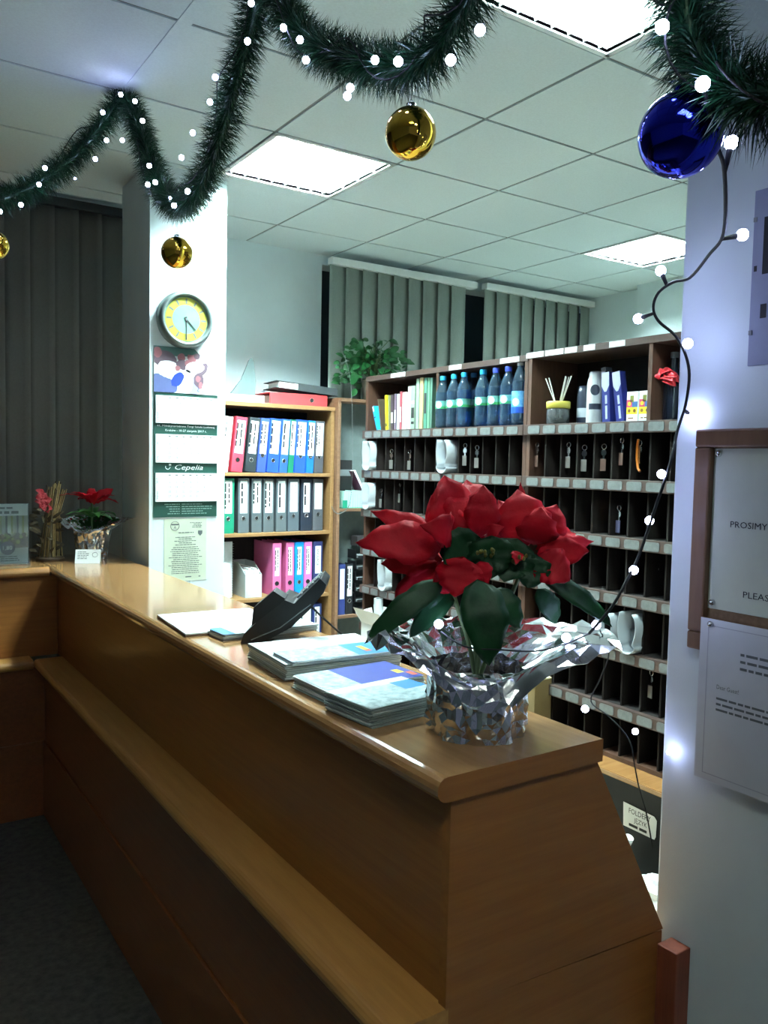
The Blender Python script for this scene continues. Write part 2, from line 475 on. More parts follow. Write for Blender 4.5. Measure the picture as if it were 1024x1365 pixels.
binder(1.800, 1.868, z1, (222, 222, 212), 'white binder at the left end of the top binder row, half hidden by the pillar', 6, words=['', None, None], lab=(.8, .19, .11), hole=False)
binder(1.884, 1.957, z1, (206, 58, 78), 'red binder with a white label, leaning in the top binder row', 5.8, words=[None, None], ringm=M_blackm, ring=.07)
binder(1.971, 2.041, z1, (36, 44, 48), 'black binder between the red and the blue binders of the top row', 5.5, words=[None, None], ring=.07)
binder(2.046, 2.104, z1, (52, 76, 150), 'narrow slate blue binder, first blue one right of the black binder in the top row', 4.8, words=[None, None], ring=.10)
binder(2.110, 2.187, z1, (36, 78, 196), 'wide blue binder with the highest label, second blue one of the top row', 4.3, words=['', None], lab=(.74, .195, .11), ring=.07)
binder(2.192, 2.246, z1, (46, 92, 196), 'thin mid-blue binder left of the green one in the top row', 3.9, words=[None], lab=(.8, .2, .108), ring=.07)
binder(2.251, 2.287, z1, (16, 110, 84), 'slim green binder squeezed between blue binders in the top row', 3.5, words=[None], lab=(.85, .2, .108), hole=False)
binder(2.293, 2.366, z1, (38, 84, 208), 'bright blue binder with the widest label, right of the slim green one', 2.8, words=['', None, None], lab=(.8, .2, .105), ring=.1)
binder(2.374, 2.423, z1, (28, 112, 222), 'light blue binder left of the last dark grey one in the top row', 2.2, words=[None, None], lab=(.85, .2, .105), ring=.1)
binder(2.430, 2.492, z1, (78, 78, 84), 'dark grey binder at the right end of the top row', 1.4, words=['', None, None], lab=(.74, .2, .105), ring=.1)
G2 = (88, 96, 100)
binder(1.835, 1.910, z2, (18, 122, 92), 'green binder at the left end of the middle binder row', 0, words=[None, None], lab=(.6, .19, .115))
binder(1.932, 2.003, z2, G2, 'grey binder first right of the green one in the middle row', 0, words=[None], lab=(.66, .19, .115))
binder(2.017, 2.084, z2, G2, 'grey binder second right of the green one in the middle row', 0, words=[None, None], lab=(.7, .19, .115))
binder(2.093, 2.162, z2, G2, 'grey binder third right of the green one in the middle row', 0, words=[None, None], lab=(.7, .19, .115))
binder(2.176, 2.246, z2, G2, 'grey binder with a single short word, fourth right of the green one', 0, words=[None], lab=(.68, .19, .115))
binder(2.255, 2.331, z2, (82, 92, 100), 'worn grey binder with scuffed edges left of the black one in the middle row', 0, words=['BOOKING', 'ANULACJE'], lab=(.68, .18, .118), ring=.095)
binder(2.341, 2.420, z2, (28, 36, 50), 'black binder second from the right in the middle row', 0, words=[None], lab=(.56, .18, .113), ring=.095)
binder(2.426, 2.497, z2, (84, 86, 92), 'dark grey binder with a blank label at the right end of the middle row', 0, lab=(.74, .16, .132), ring=.1)
binder(2.158, 2.216, z3, (214, 108, 158), 'leftmost pink binder, in the lower binder row', 0, words=[None, None], ringm=M_blackm, lab=(.5, .17, .12), ring=.075)
binder(2.246, 2.302, z3, (204, 100, 152), 'middle pink binder, left of the sky blue one in the lower row', 0, words=[None, None], ringm=M_blackm, lab=(.5, .17, .12), ring=.075)
binder(2.306, 2.367, z3, (10, 138, 214), 'sky blue binder between two pink ones in the lower row', 0, words=[None, None], lab=(.5, .17, .12), ring=.075)
binder(2.370, 2.425, z3, (206, 112, 176), 'slim pink binder right of the sky blue one in the lower row', 0, words=[None, None], ringm=M_blackm, lab=(.5, .17, .12), ring=.075)
binder(2.432, 2.500, z3, (48, 54, 104), 'navy binder at the right end of the lower row', 0, words=['ANULACJE'], lab=(.6, .17, .12), ring=.095)
binder(2.433, 2.498, z4, (38, 54, 110), 'navy binder standing on the lowest visible shelf behind the phone', 0, words=[None], lab=(.55, .2, .1), hole=False)
binder(2.36, 2.425, z4, (70, 92, 104), 'grey blue binder with a big white label on the lowest shelf behind the phone', 0, words=[''], lab=(.9, .2, .1), hole=False)
# white magazine files in the lower row
def magfile(x, y, z, w, h, d, label, m, side):
    t = thing('magazine_file', label, 'magazine file', (x, y, z+.0008))
    b = MB()
    k = .003
    prof = [(0, 0), (d, 0), (d, h), (d*.45, h), (0, h*.68)]
    b.prism(prof, 'x', -w/2, -w/2+k); b.prism(prof, 'x', w/2-k, w/2)
    b.box(-w/2+k, w/2-k, 0, k, 0, h*.68); b.box(-w/2+k, w/2-k, d-k, d, 0, h); b.box(-w/2+k, w/2-k, k, d-k, 0, k)
    b.build('box', m, t, bev=.001)
    c = MB()
    for q in range(5):
        xx = -w/2+.006+q*(w-.016)/5
        c.box(xx, xx+(w-.016)/6, .008, d-.01, .004, h*(.86 if q % 2 else .8))
    c.build('papers', M_paper, t)
    MB().box(-w*.32, w*.32, -.001, 0, h*.1, h*.55).build('label', M_paper, t)
    return t
M_clear = mat('frosted_plastic', (196, 206, 206), .3, var=.06)
magfile(2.04, 4.44, z3, .105, .20, .24, 'frosted magazine file full of papers left of the pink binders', M_clear, 1)
t = thing('filing_folder', 'white upright folder with a spiral edge beside the pillar in the lower row', 'folder', (1.878, 4.50, z3+.0008))
MB().box(-.05, .052, 0, .012, 0, .33).build('cover', mat('pale_grey_card', (200, 206, 208), .6), t, bev=.001)
b = MB()
for q in range(22): b.tube([(.055, -.004, .012+q*.0145), (.061, .006, .012+q*.0145), (.055, .016, .012+q*.0145)], .0025, 5)
b.build('spiral_binding', M_labelp, t)
t = thing('card_box', 'small white carton in front of the upright folder beside the pillar', 'box', (1.855, 4.43, z3+.0008))
MB().box(-.04, .03, 0, .055, 0, .21).build('carton', M_paper, t, bev=.001)
MB().box(-.036, .026, -.0008, 0, .02, .08).build('label', M_clear, t)
# on top of the bookcase
tp = 1.922
t = thing('ring_binder', 'red binder lying flat on top of the bookcase', 'binder', (2.325, 4.44, tp+.0008), rz=radians(-2))
MB().box(-.19, .19, 0, .004, 0, .07).build('spine', plain('red_card', (226, 62, 66), .5), t, bev=.001)
b = MB().box(-.19, .19, .004, .25, 0, .004); b.box(-.19, .19, .004, .25, .066, .07); b.build('cover', plain('red_card', (226, 62, 66)), t)
MB().box(-.165, .17, .03, .24, .005, .055).build('paper_block', M_paper, t)
b = MB().tube([(.085+.013*cos(a*pi/6), -.001, .035+.013*sin(a*pi/6)) for a in range(13)], .0024, 6); b.disc((.085, -.0004, .035), X_, Z_, .0115, 1)
b.build('finger_ring', [M_chrome, M_blackm], t)
t = thing('ring_binder', 'black binder lying on the red one on top of the bookcase', 'binder', (2.375, 4.435, tp+.0735), rot=(0, radians(4.2), radians(-7)))
k = plain('charcoal_card', (58, 62, 64), .45)
b = MB().box(-.2, .2, .0, .24, .012, .016); b.box(-.2, .2, 0, .24, .052, .056); b.box(.196, .2, 0, .24, .012, .056); b.box(-.06, .2, -.001, .003, .012, .056)
b.build('cover', k, t, bev=.001)
MB().box(-.18, -.06, .002, .2, .018, .05).build('paper_block', M_paper, t)
t = thing('ream_of_paper', 'flat pale stack of paper on top of the bookcase beside the pillar', 'paper stack', (1.94, 4.43, tp+.0008))
b = MB()
for q in range(7): b.box(-.2+RNG.uniform(-.003, .003), .15+RNG.uniform(-.003, .003), RNG.uniform(0, .003), .22, q*.006, q*.006+.0056)
b.build('sheets', M_paper, t)
t = thing('desk_stand', 'pointed grey card sign leaning on the wall above the bookcase', 'card sign', (2.03, 4.58, tp+.0008))
MB().prism([(-.13, 0), (.07, 0), (.075, .14), (.058, .26), (.045, .275), (.03, .26), (-.02, .14)], 'y', 0, .012).build('card', plain('grey_card', (104, 120, 120), .7), t, bev=.002)
MB().box(-.03, .04, -.06, 0, 0, .05).build('foot', plain('grey_green_plastic', (132, 148, 142), .5), t, bev=.002)

# ================================================================== SECOND SHELF UNIT + plant
t = b2 = thing('shelf_unit', 'darker shelf unit squeezed between bookcase and key cabinets, plant on top', 'shelf unit', (2.95, 4.4, 0))
M_bc2 = mat('brown_shelf_board', (116, 84, 62), .5, rgb2=(134, 100, 76), scale=8, stretch=(1, 8, 8))
def b2l(mb, name, m, **k):
    mb.v = [p-Vector(b2.location) for p in mb.v]; return mb.build(name, m, b2, **k)
b2l(MB().box(2.557, 2.579, 4.37, 4.53, 0, 1.958), 'side_panel', M_bc2, bev=.0015)
b2l(MB().box(3.36, 3.38, 4.37, 4.53, 0, 1.958), 'side_panel', M_bc2, bev=.0015)
b2l(MB().box(2.557, 3.38, 4.365, 4.53, 1.958, 1.98), 'top_board', M_bc2, bev=.0015)
b2l(MB().box(2.579, 3.36, 4.515, 4.53, 0, 1.958), 'back_panel', mat('grey_green_hardboard', (96, 108, 106), .7))
for z in (1.300, .63, .1): b2l(MB().box(2.579, 3.36, 4.38, 4.515, z-.018, z), 'shelf', M_bc2, bev=.0015)
# contents
t = thing('card_index', 'row of mint green booklets in a low tray beside the hanging bead chain', 'booklets', (2.70, 4.40, 1.3008))
b = MB()
for q in range(9): b.box(-.075+q*.0172, -.075+q*.0172+.0155, 0, .07, .004, .108+RNG.uniform(-.003, .003))
b.build('booklets', plain('mint_paper', (176, 226, 214), .6), t)
b = MB().box(-.082, .085, -.003, .075, 0, .004); b.box(-.082, -.05, -.0035, -.001, .004, .05); b.build('tray', plain('teal_card', (24, 138, 108), .5), t)
t = thing('hardback_book', 'purple covered book leaning over the mint green booklets', 'book', (2.845, 4.42, 1.311), rot=(0, radians(-29), 0))
MB().box(-.014, .001, 0, .09, 0, .26).build('pages', M_paper, t)
b = MB().box(-.0165, -.0142, -.002, .092, 0, .262); b.build('cover', plain('plum_cover', (86, 34, 58), .5), t)
t = thing('box_file', 'small black box at the back above the mint green booklets', 'box', (2.668, 4.475, 1.3008))
MB().box(-.05, .06, 0, .038, 0, .30).build('body', M_blackm, t, bev=.001); MB().box(-.04, .05, -.001, 0, .2, .24).build('label', M_grey, t)
binder(2.652, 2.706, .63, (28, 30, 36), 'black binder with a white label on the unit behind the bookcase edge', 0, y=4.40, D=.1, words=[None, None], group='binders on the shelf unit', lab=(.66, .19, .115))
binder(2.60, 2.648, .63, (44, 58, 116), 'dark blue binder mostly hidden by the bookcase side', 0, y=4.40, D=.1, words=None, group='binders on the shelf unit', lab=(.7, .19, .1), hole=False)
t = thing('letter_tray', 'stack of black letter trays left of the key cabinets, below the grey back panel', 'letter trays', (2.83, 4.39, .6308))
for q in range(6):
    z = q*.07
    b = MB().box(-.115, .14, 0, .1, z, z+.006); b.box(-.115, -.11, 0, .1, z, z+.055); b.box(.135, .14, 0, .1, z, z+.055); b.box(-.1, -.03, -.002, .0, z, z+.02)
    b.build('tray', M_black, t)
    MB().box(-.1, .12, .004, .09, z+.007, z+.007+RNG.uniform(.006, .02)).build('papers', plain('grey_paper', (150, 156, 158), .7), t)
MB().box(-.1, .1, .01, .09, .43, .49).build('dark_folder', plain('dark_folder', (44, 40, 42), .6), t)

def leaf_into(mb, base, tip, w, nrm, bend=.2, fold=.25, mi=0, n=9, kind='bract', twist=0, rng=RNG):
    base, tip = Vector(base), Vector(tip); d = tip-base; L = d.length; d.normalize()
    nrm = Vector(nrm); nrm = (nrm-d*nrm.dot(d)).normalized()
    side = d.cross(nrm).normalized()
    vs = []; fs = []
    for i in range(n+1):
        t = i/n
        c = base+d*(L*t)+nrm*(bend*L*4*t*(1-t))
        if kind == 'bract': w_ = (t**.7)*((1-t)**1.0)*2.5*w/2*(1+.08*sin(t*19))
        elif kind == 'green': w_ = (t**.6)*((1-t)**.9)*2.05*w/2*(1+.13*abs(sin(t*9.5)))
        else: w_ = (t**.5)*((1-t)**.7)*1.8*w/2
        tw = twist*t
        s2 = side*cos(tw)+nrm*sin(tw); n2 = nrm*cos(tw)-side*sin(tw)
        for q in (-1, -.55, 0, .55, 1):
            up = fold*abs(q)*w_ - .3*fold*w_*(abs(q) > .9) + (.045*w*sin(22*(t-abs(q)*.16))*abs(q) if kind != 'pothos' else 0)
            j = Vector((rng.uniform(-1, 1), rng.uniform(-1, 1), rng.uniform(-1, 1)))*(.02*w if 0 < i < n else 0)
            vs.append(c+s2*(q*w_)+n2*up+j)
    for i in range(n):
        for q in range(4):
            a = i*5+q; fs.append((a, a+1, a+6, a+5))
    return mb.add(vs, fs, mi, True)

# trailing plant on the shelf unit
t = thing('potted_plant', 'bushy green trailing plant on the shelf unit in front of the pale blind', 'potted plant', (2.86, 4.45, 1.9808))
MB().lathe([(0.001, 0), (.06, 0), (.075, .12), (.08, .13), (.07, .13), (.065, .115), (.001, .11)], 20).build('pot', M_terra, t)
fo = MB(); st = MB(); rr = random.Random(3)
for q in range(260):
    a = rr.uniform(0, 2*pi); el = rr.uniform(-.35, 1.35); R_ = rr.uniform(.09, .24)
    c = Vector((cos(a)*cos(el)*R_*1.15, sin(a)*cos(el)*R_*.45-.01, .15+sin(el)*R_*1.1))
    if c.z < .02: c.z = .02
    d = Vector((cos(a), sin(a)*.5, rr.uniform(-.8, .4))).normalized()
    nn = Vector((rr.uniform(-.6, .6), -1, rr.uniform(.1, 1.2)))
    L = rr.uniform(.04, .07)
    leaf_into(fo, c, c+d*L, L*.75, nn, .12, .2, 0, 5, 'pothos', rng=rr)
    if q % 4 == 0: st.tube([(0, 0, .12), (c.x*.5, c.y*.5, .14+c.z*.5), c], .0022, 4)
for (dx, dz, L, dr) in ((-.20, .10, .085, (-.3, 0, -1)), (-.19, -.0, .06, (-.5, 0, -.8)), (-.14, .25, .06, (-1, 0, .1)), (.2, .05, .08, (1, 0, -.3)), (-.02, .03, .08, (-.2, 0, -1)), (.02, .02, .07, (.2, 0, -1))):
    c = Vector((dx, -.1, dz+.06)); leaf_into(fo, c, c+Vector(dr).normalized()*L, L*.75, (0, -1, .4), .1, .2, 0, 6, 'pothos', rng=rr)
fo.build('foliage', M_pothos, t); st.build('stem', M_stem, t)

# ================================================================== KEY CABINETS
PX, PD = 2.6, .30
ROWS = [1.775, 1.545, 1.318, 1.092, .866, .640]
ZB, ZT = .414, 2.062
M_part = mat('partition_board', (17, 11, 9), .8, rgb2=(26, 17, 14), scale=8, stretch=(8, 8, .8), spec=.2)  # darkened along with the inside, shade of the holes is in the colour
def cabinet(ylo, yhi, ncol, vis0, ztop, label, split, stickers):
    c = thing('pigeonhole_cabinet', label, 'cabinet', (PX+PD/2, (ylo+yhi)/2, ZB+.001))
    def L(mb, name, m, par=c, **k):
        mb.v = [p-Vector(c.location) for p in mb.v]; return mb.build(name, m, par, **k)
    w = .022
    L(MB().box(PX, PX+PD, yhi-w, yhi, ZB, ztop), 'side_panel', M_walnut, bev=.001)
    L(MB().box(PX, PX+PD, ylo, ylo+w, ZB, ztop), 'side_panel', M_walnut, bev=.001)
    L(MB().box(PX-.004, PX+PD, ylo, yhi, ztop, ztop+.028), 'top_board', M_strip, bev=.001)
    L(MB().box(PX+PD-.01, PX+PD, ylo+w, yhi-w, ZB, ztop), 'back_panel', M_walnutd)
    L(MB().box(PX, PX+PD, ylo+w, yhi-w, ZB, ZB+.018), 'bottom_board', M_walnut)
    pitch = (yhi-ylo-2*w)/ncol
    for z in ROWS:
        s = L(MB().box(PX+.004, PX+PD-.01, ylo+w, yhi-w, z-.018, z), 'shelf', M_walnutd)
        s2 = L(MB().box(PX-.022, PX+.004, ylo+.001, yhi-.001, z-.046, z), 'label_strip', M_strip, s, bev=.001)
        b = MB()
        for q in range(ncol):
            yc = yhi-w-pitch*(q+.5); h = .036; z0 = z-.041; z1_ = z-.006
            pl = []
            for (cy_, cz_, a0) in ((yc+h-.008, z1_-.008, 0), (yc-h+.008, z1_-.008, 1), (yc-h+.008, z0+.008, 2), (yc+h-.008, z0+.008, 3)):
                for k in range(4):
                    a = pi/2*(a0+k/3); pl.append((cy_+cos(a)*.008, cz_+sin(a)*.008))
            b.prism(pl, 'x', PX-.0245, PX-.022)
        o = L(b, 'label_holder_row', M_labelp, s)
    for q in range(1, ncol):
        y = yhi-w-pitch*q
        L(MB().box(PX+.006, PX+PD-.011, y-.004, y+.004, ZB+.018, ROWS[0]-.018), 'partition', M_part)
    for y in split:
        L(MB().box(PX, PX+PD-.01, y-.0095, y+.0095, ROWS[0], ztop), 'divider', M_walnut, bev=.001)
    for a, b_ in stickers:
        L(MB().box(PX-.0052, PX-.004, b_, a, ztop+.003, ztop+.026), 'sticker', M_paper)
    return c
cabinet(2.759, 4.122, 14, 0, 2.062, 'left dark wooden key cabinet with books and water bottles in its top compartments', (3.4325,),
        [(onx(522, 500, PX).y, onx(541, 500, PX).y), (onx(600, 488, PX).y, onx(616, 488, PX).y), (onx(668, 480, PX).y, onx(693, 480, PX).y)])
cabinet(1.40, 2.757, 14, 0, 2.070, 'right dark wooden key cabinet with reed diffuser and toiletries in its top compartment', (2.0885,),
        [(onx(a, 470, PX).y, onx(b, 470, PX).y) for a, b in ((703, 726), (728, 752), (754, 770), (779, 794), (813, 834))])
# base cabinet with worktop
t = thing('base_cabinet', 'low black base cabinet with a beech worktop carrying the key cabinets', 'cabinet', (2.75, 2.75, 0))
def tl(mb, name, m, **k):
    mb.v = [p-Vector(t.location) for p in mb.v]; return mb.build(name, m, t, **k)
tl(MB().box(2.49, 2.95, 1.35, 4.2, .392, .413), 'worktop', M_topx, bev=.001)
tl(MB().box(2.487, 2.49, 1.35, 4.2, .396, .409), 'edge_band', M_shelfoak)
tl(MB().box(2.6, 2.93, 1.36, 4.19, 0, .375), 'carcass', M_blackm)
# paper sign on the base cabinet
t = thing('paper_sign', 'small paper sign lettered FOLDERY on the black base cabinet below the worktop', 'sign', (2.597, 2.05, .21))
b = MB().prism([(.082, .052), (-.068, .046), (-.08, .034), (-.078, -.03), (-.072, -.043), (.078, -.043)], 'x', -.0012, 0); b.build('sheet', M_paper, t)
b = MB(); u, v = -Y_, Z_
b.text('FOLDERY', .03, (-.0014, 0.0, .018), u, v, 0, 'c', fit=.105); b.text('JĘZYK', .026, (-.0014, -.005, -.011), u, v, 0, 'c', fit=.062)
b.strokes((-.0014, .05, -.028), u, v, .1, 1, .01, .011)
b.build('lettering', M_ink, t)
# things on the floor under the sign
def crumple_bag(name, label, loc, sx, sy_, sz, m, seed, cat):
    rr = random.Random(seed); b = MB(); n = 18; rings = 9; vs = []; fs = []
    for i in range(rings):
        tt = i/(rings-1); rad = (1-.25*tt)*(1 if tt < .85 else .45)
        for k in range(n):
            a = 2*pi*k/n; q = 1+.28*mnoise.noise(Vector((cos(a)*2, sin(a)*2, tt*4+seed)))
            vs.append((sx*rad*q*cos(a), sy_*rad*q*sin(a), sz*tt*(1+.12*mnoise.noise(Vector((cos(a)*3, sin(a)*3, seed)))) if i else 0))
    for i in range(rings-1):
        for k in range(n): fs.append((i*n+k, i*n+(k+1) % n, (i+1)*n+(k+1) % n, (i+1)*n+k))
    fs.append(tuple(range(n-1, -1, -1))); fs.append(tuple(range((rings-1)*n, rings*n)))
    b.add(vs, fs, 0, False)
    return tag(b.build(name, m, loc=loc), label, cat)
crumple_bag('plastic_bag', 'crumpled white plastic bag on the floor below the paper sign', (2.47, 1.87, 0.001), .085, .09, .1, M_paper, 4, 'bag')
crumple_bag('paper_bag', 'crumpled bag with yellowish front standing behind the counter end', (2.44, 2.03, 0.001), .07, .06, .17, plain('yellowish_paper', (206, 196, 130), .7), 9, 'bag')
t = thing('document_roll', 'rolled white sheets leaning by the base cabinet below the sign', 'paper roll', (2.50, 2.10, 0.001), rot=(radians(24), radians(0), 0))
MB().tube([(0, 0, .0), (0, 0, .2)], .018, 14).build('outer_sheet', M_paper, t); MB().tube([(.03, .01, .0), (.03, .01, .16)], .012, 12).build('inner_sheet', mat('brown_paper', (170, 136, 90), .7), t)

M_roll = mat('grey_white_paper_roll', (158, 164, 168), .7, var=.04, scale=14)
# rolled sheets in pigeonholes: a strip bent into a U
def u_roll(yc, zb, w, h, label, x0=2.562, depth=.2, tilt=0, open_=.0):
    t = thing('folded_paper', label, 'folded paper', (x0, yc, zb+.0008), rot=(tilt, 0, 0), group='folded papers in the key cabinets')
    pts = []
    for q in range(9):
        tt = q/8; pts.append((-w/2*(.62+.38*sin(tt*pi*.9+.25)) if q else -w*.26, h-(h-w*.45)*tt))
    for q in range(1, 12):
        a = pi+pi*q/12; pts.append((w/2*cos(a), w*.45+w*.45*sin(a)))
    for q in range(9):
        tt = 1-q/8; pts.append((w/2*(.75+.25*sin(tt*pi*.8+.4)), h*1.02-(h-w*.45)*tt))
    b = MB(); vs = []; fs = []
    for p in pts: vs += [(0, p[0], p[1]), (depth, p[0], p[1])]
    for q in range(len(pts)-1): fs.append((2*q, 2*q+1, 2*q+3, 2*q+2))
    b.add(vs, fs, 0, True); b.build('sheet', M_roll, t, solid=.004)
    b = MB(); b.add([(.06, p[0]*.8, p[1]*.96+.006) for p in pts[4:24]]+[(depth*.98, p[0]*.8, p[1]*.96+.006) for p in pts[4:24]], [(k, k+1, 21+k, 20+k) for k in range(19)], 0, True)
    b.build('inner_sheet', plain('shaded_inner_sheet', (108, 116, 122), .8), t, solid=.002)  # grey paints the shade inside the paper loop
    return t
u_roll(4.050, ROWS[1], .082, .165, 'white paper bent into a loop at the left end of the first key row')
u_roll(3.335, ROWS[1], .082, .165, 'white paper loop below the gap between books and bottles')
u_roll(4.050, ROWS[2], .078, .15, 'white paper loop at the left end of the second key row')
u_roll(3.858, ROWS[4], .078, .17, 'narrow white paper roll below the left red leaves', tilt=radians(-4))
u_roll(2.122, ROWS[4], .082, .155, 'white paper loop standing in the key row right of the foil wrap')
u_roll(2.24, ROWS[4], .078, .14, 'white paper loop behind the light right of the red flower')
t = thing('paper_roll', 'short grey white roll above the open white box behind the counter', 'paper roll', (2.57, 3.90, ROWS[5]+.03), rot=(0, 0, 0))
MB().tube([(0, 0, -.029), (0, 0, .145)], .026, 14).build('outer_sheet', plain('grey_white_paper', (190, 196, 196), .7), t); MB().tube([(0, 0, .1), (0, 0, .15)], .016, 12).build('core', plain('grey_core', (120, 124, 124), .7), t)

# key fobs hanging in the pigeonholes
def key(x, y, kind, label, X=2.626):
    p = onx(x, y, X)
    t = thing('hotel_key', label, 'key', p, rz=RNG.uniform(-.3, .3), group='keys in the pigeonholes')
    b = MB()
    b.tube([(0, .011*cos(a*pi/5), .045+.011*sin(a*pi/5)) for a in range(11)], .0015, 5); b.build('ring', M_chrome, t)
    b = MB().prism([(.012*cos(a*pi/5), .02+.014*sin(a*pi/5)) for a in range(10)], 'x', -.0012, .0012)
    b.box(-.0012, .0012, -.004, .004, -.035, .01); b.box(-.0012, .0012, .003, .008, -.033, -.026); b.box(-.0012, .0012, .003, .007, -.022, -.016)
    b.build('blade', M_chrome, t)
    m = {'n': plain('nickel_tag', (92, 88, 84), .5), 'b': plain('brown_tag', (70, 48, 40), .5), 'o': plain('orange_strap', (190, 104, 24), .5), 'd': plain('dark_tag', (60, 60, 84), .4)}[kind]
    if kind == 'o':
        MB().tube([(-.004, .006, .06), (-.004, .012, .03), (-.004, .012, -.02), (-.004, .002, -.055), (-.004, -.01, -.065)], .0055, 6).build('strap', m, t)
    else:
        MB().box(-.005, -.002, -.013, .013, -.055, -.005).build('tag', m, t, bev=.001)
    return t
KEYS = [(522, 612, 'n', 'key with a pale tag in the second hole of the first key row, left end'), (546, 613, 'n', 'key with a pale tag midway between the two white paper loops'),
        (620, 606, 'n', 'bright key right of the second white paper loop'), (636, 609, 'n', 'key just left of the widest gap in the first key row, under the bottles'),
        (716, 606, 'b', 'key under the left corner of the toiletries compartment'), (758, 607, 'n', 'key with a white tag under the spray can'),
        (779, 611, 'n', 'key with a round ring under the toothpaste boxes'), (805, 610, 'b', 'brown tagged key under the toothpaste boxes, right hand one'),
        (829, 602, 'b', 'dim brown tag left of the orange strap'), (853, 606, 'o', 'key with an orange strap under the patterned small boxes'),
        (508, 664, 'n', 'key right of the paper loop in the second key row'), (533, 657, 'n', 'key above the left red leaves in the second key row'),
        (825, 692, 'd', 'dark fob left of the bright light in the second key row'), (868, 912, 'n', 'dim key in the lowest visible row near the wall')]
for a in KEYS: key(*a)
p = onx(872, 758, 2.68)
t = thing('round_tag', 'round pale disc in the third key row beside the wall', 'tag', p); MB().tube([(-.001, 0, 0), (.002, 0, 0)], .022, 20).build('disc', M_labelp, t); MB().tube([(0, 0, .022), (0, .002, .06)], .001, 4).build('loop', M_chrome, t)

# ------------------------------------------------------------------ books
z0 = ROWS[0]+.0008
def book(yc, w, h, rgb, label, lean=0, d=.15, band=None, x=2.625):
    t = thing('book', label, 'book', (x, yc, z0+abs(sin(radians(lean)))*w/2), rot=(radians(lean), 0, 0), group='books in the top compartment')
    m = plain('book_%d_%d_%d' % rgb, rgb, .5); k = .0015
    b = MB().box(0, k, -w/2, w/2, 0, h); b.box(k, d, -w/2, -w/2+k, 0, h); b.box(k, d, w/2-k, w/2, 0, h); b.build('cover', m, t)
    MB().box(.004, d-.004, -w/2+k, w/2-k, .003, h-.004).build('pages', M_paper, t)
    if band:
        b = MB()
        for (a0, a1, mi) in band: b.rect((0, 0, 0), -Y_, Z_, -w*.36, w*.36, h*a0, h*a1, mi)
        b.build('spine_print', [M_ink, M_paper, plain('print_red', (170, 50, 60)), plain('print_pink', (214, 170, 176))], t)
    return t
book(4.030, .018, .150, (34, 154, 206), 'small blue book leaning at the left end of the book row', -22, band=[(.78, .98, 3), (.5, .56, 0)])
book(3.990, .008, .185, (74, 62, 48), 'thin dark booklet leaning between the blue and the yellow book', -13)
book(3.937, .018, .200, (226, 206, 40), 'yellow book in the book row', -4, band=[(.1, .2, 0)])
book(3.911, .011, .198, (132, 132, 92), 'thin olive booklet right of the yellow book', -3)
book(3.882, .026, .198, (64, 52, 58), 'dark brown book right of the yellow one', -1, band=[(.2, .5, 1)])
book(3.853, .018, .203, (112, 92, 108), 'dull mauve book right of the dark brown one', 0, band=[(.2, .55, 1)])
book(3.824, .022, .200, (196, 224, 224), 'pale blue book left of the red striped one', 0)
book(3.798, .020, .212, (164, 74, 84), 'pinkish red spined book in the middle of the book row', 0, band=[(.2, .6, 3)])
book(3.760, .044, .206, (228, 228, 214), 'thick ivory book right of the pinkish red one', 0, band=[(.2, .6, 3)])
book(3.716, .026, .235, (196, 206, 190), 'tall pale green book left of the speckled grey one', 0)
book(3.682, .036, .236, (142, 160, 142), 'grey green book with speckled spine print', 0, band=[(.12, .18, 0), (.26, .5, 0), (.58, .66, 1)])
book(3.640, .026, .272, (150, 178, 156), 'tallest light green book left of the beige one', 0)
book(3.605, .030, .276, (190, 172, 126), 'tall beige book among the green ones', 0)
book(3.568, .026, .272, (76, 132, 112), 'tall teal green book right of the beige one', 0, band=[(.3, .7, 0)])
book(3.540, .020, .270, (104, 152, 120), 'tall mid green book second from the divider', 0)
book(3.517, .018, .268, (84, 120, 104), 'tall dark green book next to the divider and bottles', 0)
# ------------------------------------------------------------------ bottles
M_pet = mat('bottle_plastic', (160, 206, 240), .06, var=.02, trans=.93)
M_water = mat('blue_tinted_water', (70, 150, 214), .04, var=.03, trans=.9)
M_glabel = mat('green_white_label', (64, 138, 92), .4, rgb2=(120, 180, 190), scale=30)
M_blabel = mat('blue_label', (20, 120, 210), .4, rgb2=(140, 206, 240), scale=30)
def bottle(yc, label, cap, x=2.65, s=1.0, tall=False):
    t = thing('water_bottle', label, 'bottle', (x, yc, z0), group='water bottles in the top compartment')
    r = .0375; H = .265*s
    prof = [(.001, .004), (.022, .0), (.034, .002), (r, .012), (r, .05), (r*.96, .056), (r, .062), (r, .098), (r, .15), (r, .168), (r*.96, .182), (r*.72, .21), (.017, .234), (.0135, .242), (.0135, .252)]
    prof = [(a, b*s) for a, b in prof]
    MB().lathe(prof, 20).build('bottle_body', M_pet, t)
    MB().lathe([(.001, .008)]+[(a*.93, b) for a, b in prof[3:11]]+[(.001, prof[10][1])], 18).build('water', M_water, t)
    MB().lathe([(.0165, .245*s), (.0165, .265*s), (.015, .268*s), (.001, .268*s)], 16).build('cap', cap, t)
    lz0, lz1 = (.098*s, .138*s) if not tall else (.05*s, .14*s)
    lo = MB().lathe([(r*1.012, lz0), (r*1.012, lz1)], 20).build('label', M_blabel if tall else M_glabel, t)
    em = MB(); em.lathe([(r*1.02, lz0+(lz1-lz0)*.0), (r*1.02, lz0+(lz1-lz0)*.28)], 20, mi=0)
    curved_disc(em, r*1.03, pi+.3, .48, (lz0+lz1)/2, .018, 1)
    em.build('emblem', [plain('deep_green_print', (40, 140, 80)) if not tall else plain('deep_blue_print', (10, 70, 170)), plain('pale_emblem', (206, 232, 236))], lo)
    return t
